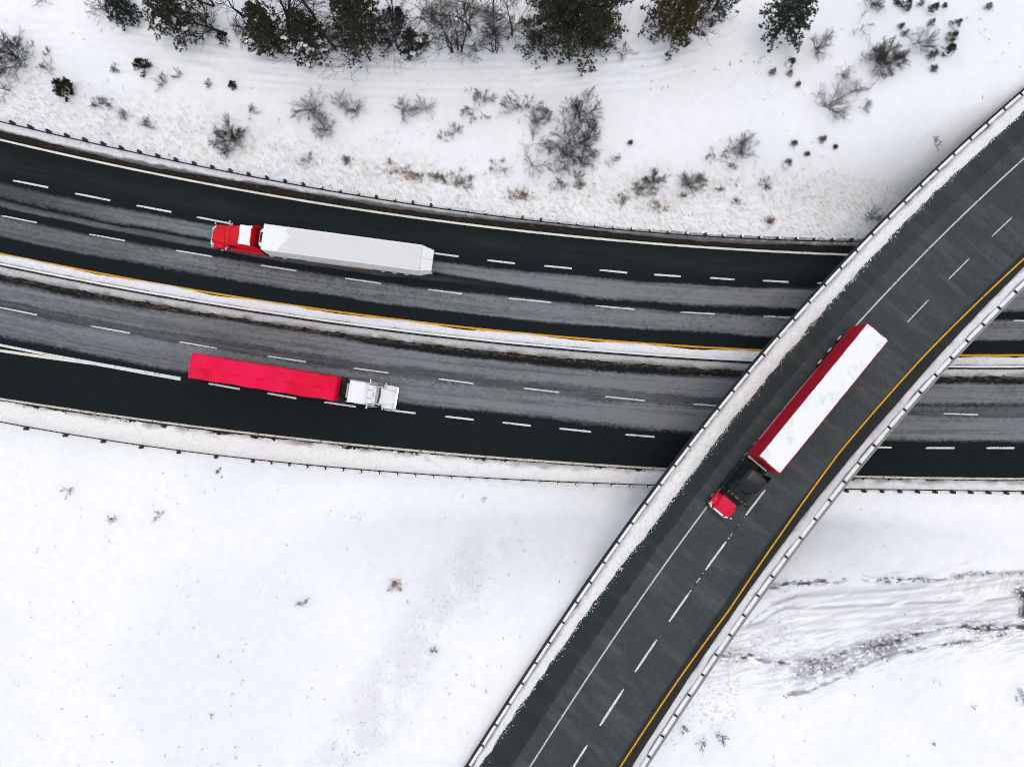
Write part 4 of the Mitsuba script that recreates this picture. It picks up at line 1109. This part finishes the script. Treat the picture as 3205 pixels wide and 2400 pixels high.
conifer(on_ground(148, 196), 2.4, 1.25, 16, 'wide spiky conifer on the left slope above the guardrail', 'spruce', spray=0.34)
conifer(on_ground(504, 187), 0.8, 0.5, 17, 'small flat conifer seedling alone below the track', 'spruce', spray=0.24, patchy=0.5)

SEED = [(1951, 17, 14, 'spruce seedling with snow bits, third from the left in the top right cluster'), (1985, 12, 8, 'narrow spruce seedling right of the snow dusted one at the top edge'),
        (2011, 22, 12, 'spruce seedling near the top edge, left of a tiny dark one'), (2037, 15, 4, 'tiny dark spruce seedling at the top edge'), (1933, 2, 7, 'spruce seedling cut by the top edge of the picture'),
        (2130, 18, 8, 'spruce seedling farthest right in the picture'), (2007, 53, 8, 'small spruce seedling in the middle of the top right cluster'), (2060, 57, 12, 'slanting spruce seedling, topmost on the right flank of the cluster'),
        (1942, 60, 7, 'upper of two little spruce seedlings on the left flank of the cluster'), (1951, 75, 8, 'lower of two little spruce seedlings on the left flank of the cluster'),
        (2050, 85, 13, 'slanting spruce seedling beside the grey speckled bush, upper one'), (2043, 112, 15, 'snow speckled spruce seedling right of the grey speckled bush'),
        (2008, 124, 12, 'round spruce seedling at the foot of the grey speckled bush'), (2012, 151, 9, 'lone spruce seedling below the grey speckled bush'),
        (1704, 138, 11, 'topmost of the four spruce seedlings below the lone pine'), (1666, 159, 9, 'leftmost of the four spruce seedlings below the lone pine'),
        (1702, 161, 8, 'third of the four spruce seedlings below the lone pine, right one of a pair'), (1720, 185, 7, 'lowest of the four spruce seedlings below the lone pine'),
        (1712, 312, 8, 'upper left spruce seedling in the group left of the ramp'), (1774, 303, 8, 'dark spruce seedling at the upper right of the group left of the ramp'), (1802, 319, 4, 'tiniest spruce seedling, rightmost of the group left of the ramp'),
        (1741, 334, 5, 'tiny spruce seedling in the middle of the group left of the ramp'), (1698, 355, 10, 'snow topped spruce seedling, lowest of the group left of the ramp'), (1360, 310, 5, 'tiny dark conifer seedling right of the tall bush'),
        (1935, 10, 5, 'spruce seedling just below the one cut by the top edge')]
for i, (sx, sy, rr, lab) in enumerate(SEED):
    R = rr * 80 / 1638
    conifer(on_ground(sx, sy), 1.75 * R + 0.15, R * 0.95, 300 + i, lab, 'spruce', name='spruce_seedling', density=1.3, spray=max(0.13, 0.34 * R), snow=0.10 if rr > 9 else 0, group='spruce seedlings planted on the snow at the right', patchy=0.35, catg='seedling')

# bare trees along the top
BT = [(489, 73, 6.0, (-0.42, -0.05), 'bare tree with a thick dark trunk leaning left above the little conifer', 'bark', 1, 0.20, 8), (527, 37, 6.0, (-0.15, 0), 'bare dark trunk between the leaning tree and the touching evergreens', 'bark', 1, 0.15, 7),
      (466, 12, 5.5, (-0.1, 0), 'bare tree at the top edge behind the broad snowy evergreen', 'bark', 2, 0.12, 6), (588, 52, 8.0, (-0.15, 0), 'bare tree leaning left over the touching evergreens', 'bark', 1, 0.15, 9),
      (626, 72, 9.0, (-0.02, 0.05), 'big bare tree with several thick limbs behind the evergreens', 'bark', 3, 0.19, 7), (683, 46, 7.0, (-0.1, 0.1), 'curved dark bare trunk behind the ragged evergreen', 'bark', 1, 0.14, 7),
      (724, 104, 8.0, (-0.25, 0.1), 'bare tree leaning left beside the ragged evergreen', 'bark', 1, 0.14, 9), (800, 132, 8.5, (-0.02, -0.05), 'bare tree whose twigs cover the ragged evergreen', 'bark', 1, 0.11, 12),
      (852, 60, 7.5, (0.02, 0.0), 'straight dark bare trunk left of the isolated green conifer', 'bark', 1, 0.12, 5), (860, 108, 4.8, (0, 0), 'bare thicket of many thin upright stems', 'twig_grey', 7, 0.05, 4),
      (978, 112, 7.0, (-0.06, 0), 'left one of twin bare trees beside the track', 'bark', 2, 0.13, 8), (992, 112, 7.2, (0.03, 0), 'right one of twin bare trees beside the track', 'bark', 2, 0.12, 8),
      (1017, 67, 6.0, (0.04, 0), 'crooked bare tree in front of the wire fence', 'bark', 1, 0.15, 7), (1039, 105, 7.5, (0.22, 0.05), 'slender white birch leaning right', 'birch_bark', 1, 0.085, 4),
      (1068, 112, 5.0, (0.03, 0), 'bare multi stemmed tree between the birch and the largest pine', 'bark', 4, 0.08, 6), (1095, 86, 5.5, (0.08, 0), 'slim bare tree left of the largest pine', 'bark', 1, 0.08, 6),
      (1106, 77, 6.5, (0.1, 0), 'bare tree with a stout trunk at the edge of the largest pine', 'bark', 1, 0.14, 7), (1485, 60, 5.5, (0.05, 0), 'bare limbs rising behind the olive brown pine', 'bark', 2, 0.09, 6)]
for i, (sx, sy, h, lean, lab, mat, st, th, kd) in enumerate(BT):
    bare_tree(sx, sy, h, lean, 500 + i, lab, mat, st, th, kd, 3)

BUSH = [(45, 138, 46, 'large bare bush with long branches at the left edge', 'twig_grey', 26, 3), (8, 150, 24, 'brownish bare bush cut by the left edge', 'twig_brown', 18, 2), (106, 152, 20, 'brown bare bush right of the large left bush', 'twig_brown', 12, 2),
        (105, 118, 12, 'wispy bush above the brown bush at the left', 'twig_grey', 7, 2), (20, 195, 26, 'low branching bush below the large left bush', 'twig_dark', 10, 2), (215, 228, 14, 'left one of two dark low bushes beside the wide conifer', 'twig_grey', 12, 2),
        (235, 225, 16, 'right one of two dark low bushes beside the wide conifer', 'twig_grey', 14, 2), (352, 180, 20, 'dark purple low bush below the round conifer', 'twig_dark', 14, 2), (255, 152, 14, 'faint low bush left of the round conifer', 'twig_grey', 10, 2),
        (385, 165, 14, 'faint small bush right of the round conifer', 'twig_grey', 8, 2), (453, 184, 11, 'small dark twig tuft left of the flat conifer seedling', 'twig_dark', 10, 2), (540, 246, 18, 'small fan shaped bush above the guardrail bushes', 'twig_grey', 9, 2),
        (505, 300, 34, 'rounded bare bush in the middle of the left verge', 'twig_grey', 22, 3), (490, 325, 18, 'low dark bush below the rounded bare bush', 'twig_dark', 14, 2), (675, 240, 40, 'dark arching bush, left part of the largest thicket', 'twig_dark', 30, 2),
        (702, 280, 30, 'dark drooping bush, lower part of the largest thicket', 'twig_dark', 26, 2), (768, 238, 28, 'dark fan shaped bush, right part of the largest thicket', 'twig_dark', 20, 2), (735, 225, 20, 'thin upper bush of the largest thicket', 'twig_grey', 12, 2),
        (872, 240, 28, 'left one of two pale bushes right of the thicket', 'twig_grey', 18, 2), (915, 238, 26, 'right one of two pale bushes right of the thicket', 'twig_grey', 16, 2), (1028, 238, 34, 'slender fan shaped shrub alone in the snow', 'twig_grey', 9, 3),
        (1092, 240, 22, 'thin shrub left of the upright shrub', 'twig_grey', 7, 2), (1126, 238, 36, 'upright fan shaped shrub above the dark scrub', 'twig_grey', 9, 3), (955, 300, 14, 'left small part of a double low bush', 'twig_grey', 8, 2),
        (980, 287, 22, 'right part of a double low bush bending sideways', 'twig_grey', 12, 2), (1160, 262, 24, 'dark blue scrub at the upper left of the big thicket', 'twig_dark', 16, 2), (1180, 250, 16, 'dense dark clump at the top of the big thicket', 'twig_dark', 20, 2),
        (1255, 260, 40, 'dark tangled bush at the upper right of the big thicket', 'twig_dark', 20, 3), (1232, 318, 54, 'tall upright bush at the heart of the big thicket', 'twig_grey', 22, 3), (1270, 295, 28, 'brown bush with a dead trunk at the right of the thicket', 'twig_brown', 18, 2),
        (1212, 345, 26, 'olive low bush at the lower left of the big thicket', 'twig_brown', 22, 2), (1258, 350, 28, 'olive low bush at the lower right of the big thicket', 'twig_brown', 24, 2), (1150, 310, 26, 'thin shrub left of the tall upright bush', 'twig_grey', 8, 2),
        (1155, 362, 30, 'wispy grey shrub below the thin shrub', 'twig_grey', 12, 2), (1200, 372, 22, 'wispy grey shrub at the lowest point of the thicket', 'twig_grey', 10, 2), (1245, 385, 16, 'snowy low shrub under the olive bushes', 'twig_grey', 10, 2),
        (1320, 348, 18, 'small bare shrub right of the big thicket', 'twig_grey', 9, 2), (1405, 396, 28, 'fan shaped bare shrub above the verge', 'twig_grey', 16, 3), (1376, 412, 18, 'dense low bush left of the fan shaped verge shrub', 'twig_grey', 18, 2),
        (1486, 400, 26, 'dense dark thorny bush above the verge, larger part', 'twig_dark', 30, 2), (1514, 395, 16, 'dense dark thorny bush above the verge, smaller right part', 'twig_dark', 16, 2), (1470, 425, 12, 'low fringe of the dense dark thorny bush', 'twig_dark', 10, 2),
        (1553, 408, 12, 'small twisted shrub right of the thorny bush', 'twig_dark', 10, 2), (1585, 397, 14, 'thin curved shrub right of the twisted shrub', 'twig_grey', 5, 2), (1553, 346, 32, 'dark branching shrub left of the pale grey one', 'twig_dark', 7, 3),
        (1600, 330, 34, 'pale grey rounded shrub left of the spruce group', 'twig_grey', 26, 2), (1652, 400, 16, 'small dark shrub left of the ramp', 'twig_dark', 14, 2), (1588, 438, 9, 'little brown tuft above the right end of the guardrail', 'twig_brown', 12, 2),
        (1765, 106, 30, 'round brownish bare bush right of the lone pine', 'twig_brown', 26, 2), (1905, 135, 34, 'dense brown bush with a grey left side at the right', 'twig_brown', 36, 3), (1875, 118, 24, 'thin grey bush left of the dense brown bush', 'twig_grey', 10, 2),
        (1885, 12, 26, 'brown bush at the top edge left of the seedlings', 'twig_brown', 24, 2), (1858, 60, 26, 'thin forked shrub below the brown bush at the top edge', 'twig_grey', 5, 2), (1985, 95, 30, 'grey speckled bush among the spruce seedlings', 'twig_grey', 26, 2),
        (1790, 232, 40, 'wide low speckled brush on the right slope', 'twig_grey', 30, 2), (1822, 165, 26, 'scattered grey brush above the wide speckled brush', 'twig_grey', 14, 2), (1850, 195, 26, 'scattered low brush right of the wide speckled brush', 'twig_grey', 14, 2),
        (1865, 235, 18, 'small grey brush nearest the ramp on the right slope', 'twig_grey', 10, 2), (2020, 312, 14, 'thin shrub close beside the ramp parapet', 'twig_grey', 4, 2), (1880, 470, 26, 'low grey scrub where the guardrail meets the ramp', 'twig_grey', 14, 2),
        (150, 1056, 20, 'low dark shrub in the lower left snowfield', 'twig_dark', 10, 2), (345, 1112, 18, 'pale low shrub right of the blue twig shrub', 'twig_grey', 8, 2), (251, 1119, 22, 'bluish twig shrub in the lower left snowfield', 'twig_dark', 9, 2),
        (474, 1016, 10, 'small dark tuft below the half buried guardrail', 'twig_dark', 9, 2), (1045, 1080, 15, 'spider shaped twig tuft in the middle of the lower snowfield', 'twig_dark', 9, 1), (655, 1306, 22, 'low purple shrub in the lower snowfield', 'twig_dark', 12, 2),
        (938, 1405, 16, 'dark shrub left of the snowy ditch', 'twig_dark', 10, 2), (1134, 1187, 8, 'small dark tuft left of the ramp parapet', 'twig_dark', 10, 1), (460, 1540, 12, 'faint tuft low in the lower left snowfield', 'twig_grey', 8, 1),
        (1480, 1580, 18, 'narrow dark scrub closest to the right ramp rail, low down', 'twig_dark', 9, 2), (1560, 1588, 22, 'dark blue low scrub low down right of the ramp, right part', 'twig_dark', 12, 2), (1515, 1600, 20, 'dark blue low scrub low down right of the ramp, left part', 'twig_dark', 10, 2),
        (2200, 1500, 22, 'spiny dark shrub at the lower right edge', 'twig_dark', 12, 2), (2015, 1604, 10, 'small dark tuft in the lower right snowfield', 'twig_dark', 12, 1), (2100, 1526, 12, 'star shaped twig tuft in the lower right snowfield', 'twig_dark', 8, 1),
        (985, 92, 26, 'tangle of low twigs under the twin bare trees', 'twig_grey', 22, 2), (1065, 75, 34, 'tangle of grey twigs behind the birch', 'twig_grey', 22, 2), (690, 95, 30, 'grey twigs between the dark evergreens', 'twig_grey', 24, 2),
        (540, 75, 34, 'tangled twigs left of the touching evergreens', 'twig_grey', 22, 2), (455, 60, 30, 'grey twigs right of the broad snowy evergreen', 'twig_grey', 22, 2), (225, 22, 34, 'pale bare bushes left of the small round evergreen', 'twig_brown', 22, 2),
        (930, 50, 30, 'thin bare twigs behind the twin bare trees', 'twig_grey', 14, 2), (845, 95, 28, 'dense low twigs inside the bare thicket', 'twig_dark', 26, 2), (90, 2, 20, 'small bush cut by the top edge at the far left', 'twig_grey', 12, 2),
        (1345, 120, 22, 'thin dead weeds right of the largest pine', 'twig_brown', 10, 2), (750, 40, 34, 'bare vines on the ragged evergreen', 'twig_brown', 20, 2)]
for sx, sy, rr, lab, mat, st, dp in BUSH:
    bush(sx, sy, rr, lab, mat, st, dp)

# ---------------------------------------------------------------- dead grass and weeds
def blades(P, h, mat, name, label, seed, lean=0.6, w=0.02, kind='stuff', parent=None, num=1):
    rg = np.random.default_rng(seed)
    P = np.repeat(P, num, 0) + (rg.normal(0, 0.05, (len(P) * num, 3)) * [1, 1, 0] if num > 1 else 0)
    n = len(P)
    a = rg.uniform(0, 2 * np.pi, n)
    hh = h * rg.uniform(0.5, 1.3, n)
    tip = P + np.stack([np.cos(a) * hh * lean * rg.uniform(0.3, 1.3, n), np.sin(a) * hh * lean * rg.uniform(0.3, 1.3, n), hh], -1)
    b = a + np.pi / 2 + rg.uniform(-0.7, 0.7, n)
    s = np.stack([np.cos(b), np.sin(b), 0 * b], -1) * (w * rg.uniform(0.6, 1.4, n))[:, None]
    P = P - [0, 0, 0.05]
    v = np.stack([P - s, P + s, tip + s * 0.4, tip - s * 0.4], 1).reshape(-1, 3)
    i = np.arange(n)[:, None] * 4
    return add(name, (v, np.vstack([i + [0, 1, 2], i + [0, 2, 3]])), mat, parent, kind=kind, label=label)


def scatter(n, x, y, keep, seed):
    rg = np.random.default_rng(seed)
    q = np.c_[rg.uniform(*x, n), rg.uniform(*y, n)]
    q = q[rg.random(n) < keep(q[:, 0], q[:, 1])]
    return np.c_[q, ground(q[:, 0], q[:, 1])]


def verge(x, y):
    r = y - hw_y(x) - off('rail_n', x)
    clump = sstep(0.02, 0.22, fb(x, y, 0.35, 3, 200))
    return np.where((r > 0.2) & (r < 10), (0.12 + 0.9 * clump) * (1 - sstep(2.5, 9, r)), 0) * ((x - ramp_x(y)) < -9)


blades(scatter(26000, (-54, 40), (14, 46), verge, 1), 0.22, 'straw', 'dry_grass', 'sparse straw coloured grass poking through the verge snow', 1, 0.9, 0.016, num=2)
blades(scatter(9000, (-54, 40), (14, 46), lambda x, y: verge(x, y) * sstep(0.03, 0.2, fb(x, y, 0.6, 3, 222)), 2), 0.25, 'weed', 'weed_stubble', 'dark weed stubble on the verge above the upper guardrail', 2, 0.8, 0.02, num=3)


def field(x, y):
    t = y - hw_y(x)
    s = off('rail_s', x) - t
    n = t - off('rail_n', x)
    d = np.abs((x - ramp_x(y)) / np.sqrt(1 + ramp_slope(y) ** 2) - 1.8)
    clump = 0.05 * sstep(0.0, 0.2, fb(x, y, 0.1, 2, 243)) + sstep(0.06, 0.24, fb(x, y, 0.28, 3, 240)) * sstep(0.05, 0.3, fb(x, y, 1.3, 2, 241) + 0.1)
    return np.where((s > 2) | (n > 6), clump, 0) * np.where(t < 0, 0.35, 0.8) * (d > 8.5)


blades(scatter(30000, (-54, 60), (-40, 46), field, 3), 0.17, 'weed', 'weed_stubble', 'thin scattered weeds on the open snowfields', 3, 1.0, 0.026, num=3)


def near_line(pts, n, wid, seed):
    rg = np.random.default_rng(seed)
    pts = np.array(pts)
    L = np.linalg.norm(np.diff(pts, axis=0), axis=1)
    s = rg.uniform(0, L.sum(), n)
    s = s[fb(s * 2, s * 0 + seed, 0.35, 3, seed) > -0.02]
    c = np.r_[0, np.cumsum(L)]
    q = np.stack([np.interp(s, c, pts[:, 0]), np.interp(s, c, pts[:, 1])], -1) + rg.normal(0, wid, (len(s), 2)) * [1.2, 0.6]
    return np.c_[q, ground(q[:, 0], q[:, 1])]


Pn = np.vstack([near_line(RUT_A, 420, 0.2, 11), near_line(RUT_F, 800, 0.4, 12), near_line(RUT_G, 380, 0.25, 13), near_line(RUT_H, 380, 0.8, 14), near_line(MUD, 300, 0.6, 15)])
blades(Pn, 0.16, 'weed', 'weed_stubble', 'trampled dead weeds along the ruts of the field right of the ramp', 5, 1.2, 0.022, num=3)

TUFT = [(845, 365, 15, 'tall brown grass clump, left part of the strip above the guardrail', 'straw'), (876, 380, 17, 'rusty orange brown grass clump above the guardrail', 'rust_grass'), (905, 384, 12, 'low brown grass clump right of the rusty one', 'straw'),
        (938, 383, 8, 'small brown grass clump in the middle of the verge', 'straw'), (966, 388, 12, 'brown grass clump left of the grey weeds', 'weed'), (1000, 388, 16, 'grey brown weeds in the middle of the verge', 'weed'), (1080, 368, 16, 'curved strip of brown weeds below the thicket', 'weed'),
        (1112, 425, 10, 'left reddish grass clump close above the guardrail', 'rust_grass'), (1136, 425, 10, 'right reddish grass clump close above the guardrail', 'rust_grass'), (1420, 446, 14, 'reddish brown grass clump near the right end of the guardrail', 'rust_grass'),
        (660, 350, 15, 'brown grass clump left of the rusty strip', 'weed'), (748, 348, 8, 'small brown tuft above the guardrail', 'weed'), (1660, 476, 7, 'single orange brown tuft near the ramp', 'rust_grass'), (320, 264, 10, 'dark tuft on the left verge', 'weed'),
        (270, 250, 8, 'small dark tuft on the far left verge', 'weed'), (855, 1262, 9, 'patch of orange brown stubble in the lower snowfield', 'rust_grass'), (1000, 470 - 70, 10, 'dark twig tuft in the verge grass', 'weed'), (1210, 405, 12, 'grey weed clump under the big thicket', 'weed'),
        (1250, 400, 9, 'small weed clump right of the grey weeds under the thicket', 'weed'), (1345, 432, 10, 'grey tuft left of the reddish clump near the ramp', 'weed')]
for i, (sx, sy, rr, lab, mat) in enumerate(TUFT):
    rg = np.random.default_rng(900 + i)
    b = on_ground(sx, sy)
    R = rr * 80 / 1638
    k = thing('grass_clump', lab, 'grass clump')
    q = b[:2] + rg.normal(0, 0.75 * R, (int(16 + 44 * R), 2)) * [1.35, 0.8]
    q = np.vstack([q, b[:2] + rg.normal(0, 0.65 * R, (4, 1, 2)).repeat(9, 1).reshape(-1, 2) + rg.normal(0, 0.09, (36, 2))])
    blades(np.c_[q, ground(q[:, 0], q[:, 1])], 0.42, mat, 'blades', None, 950 + i, 0.8, 0.02, 'stuff', k, 2)

# ---------------------------------------------------------------- wire fence and its pole behind the bare trees
fe = thing('wire_fence', 'dark wire fence between thin posts behind the bare trees', 'fence')
fp = [on_ground(*q) for q in [(845, -36), (898, -14), (951, 7), (1003, 22), (1061, 35)]]
for a in fp:
    add('post', tubes([a - [0, 0, 0.3]], [a + [0, 0, 1.55]], [0.04], [0.04], 8), 'dark_steel', fe, smooth=50)
for z in (0.75, 1.5):
    add('rail', tubes([a + [0, 0, z] for a in fp[:-1]], [b + [0, 0, z] for b in fp[1:]], [0.03] * 4, [0.03] * 4, 6), 'dark_steel', fe, smooth=50)
w0, w1 = [], []
for a, b in zip(fp[:-1], fp[1:]):
    n = int(np.linalg.norm(b - a) / 0.12)
    for i in range(-12, n):
        for s in (1, -1):
            lo, hi = i / n, (i + 12) / n
            lo_c, hi_c = max(lo, 0), min(hi, 1)
            z0, z1 = 1.48 * (lo_c - lo) / (hi - lo), 1.48 * (hi_c - lo) / (hi - lo)
            if s < 0:
                z0, z1 = 1.48 - z0, 1.48 - z1
            w0.append(a + (b - a) * lo_c + [0, 0, z0]); w1.append(a + (b - a) * hi_c + [0, 0, z1])
add('wire_mesh', tubes(w0, w1, [0.004] * len(w0), [0.004] * len(w0), 3), 'dark_steel', fe, kind='stuff')
pl = thing('fence_pole', 'tall dark pole at the right end of the wire fence', 'pole')
q = on_ground(1062, 35.5) + [0.14, 0, 0]
add('shaft', tubes([q - [0, 0, 0.3]], [q + [0, 0, 4.6]], [0.085], [0.07], 10), 'dark_steel', pl, smooth=50)
add('cap', tubes([q + [0, 0, 4.6]], [q + [0, 0, 4.68]], [0.09], [0.02], 10), 'dark_steel', pl, smooth=50)
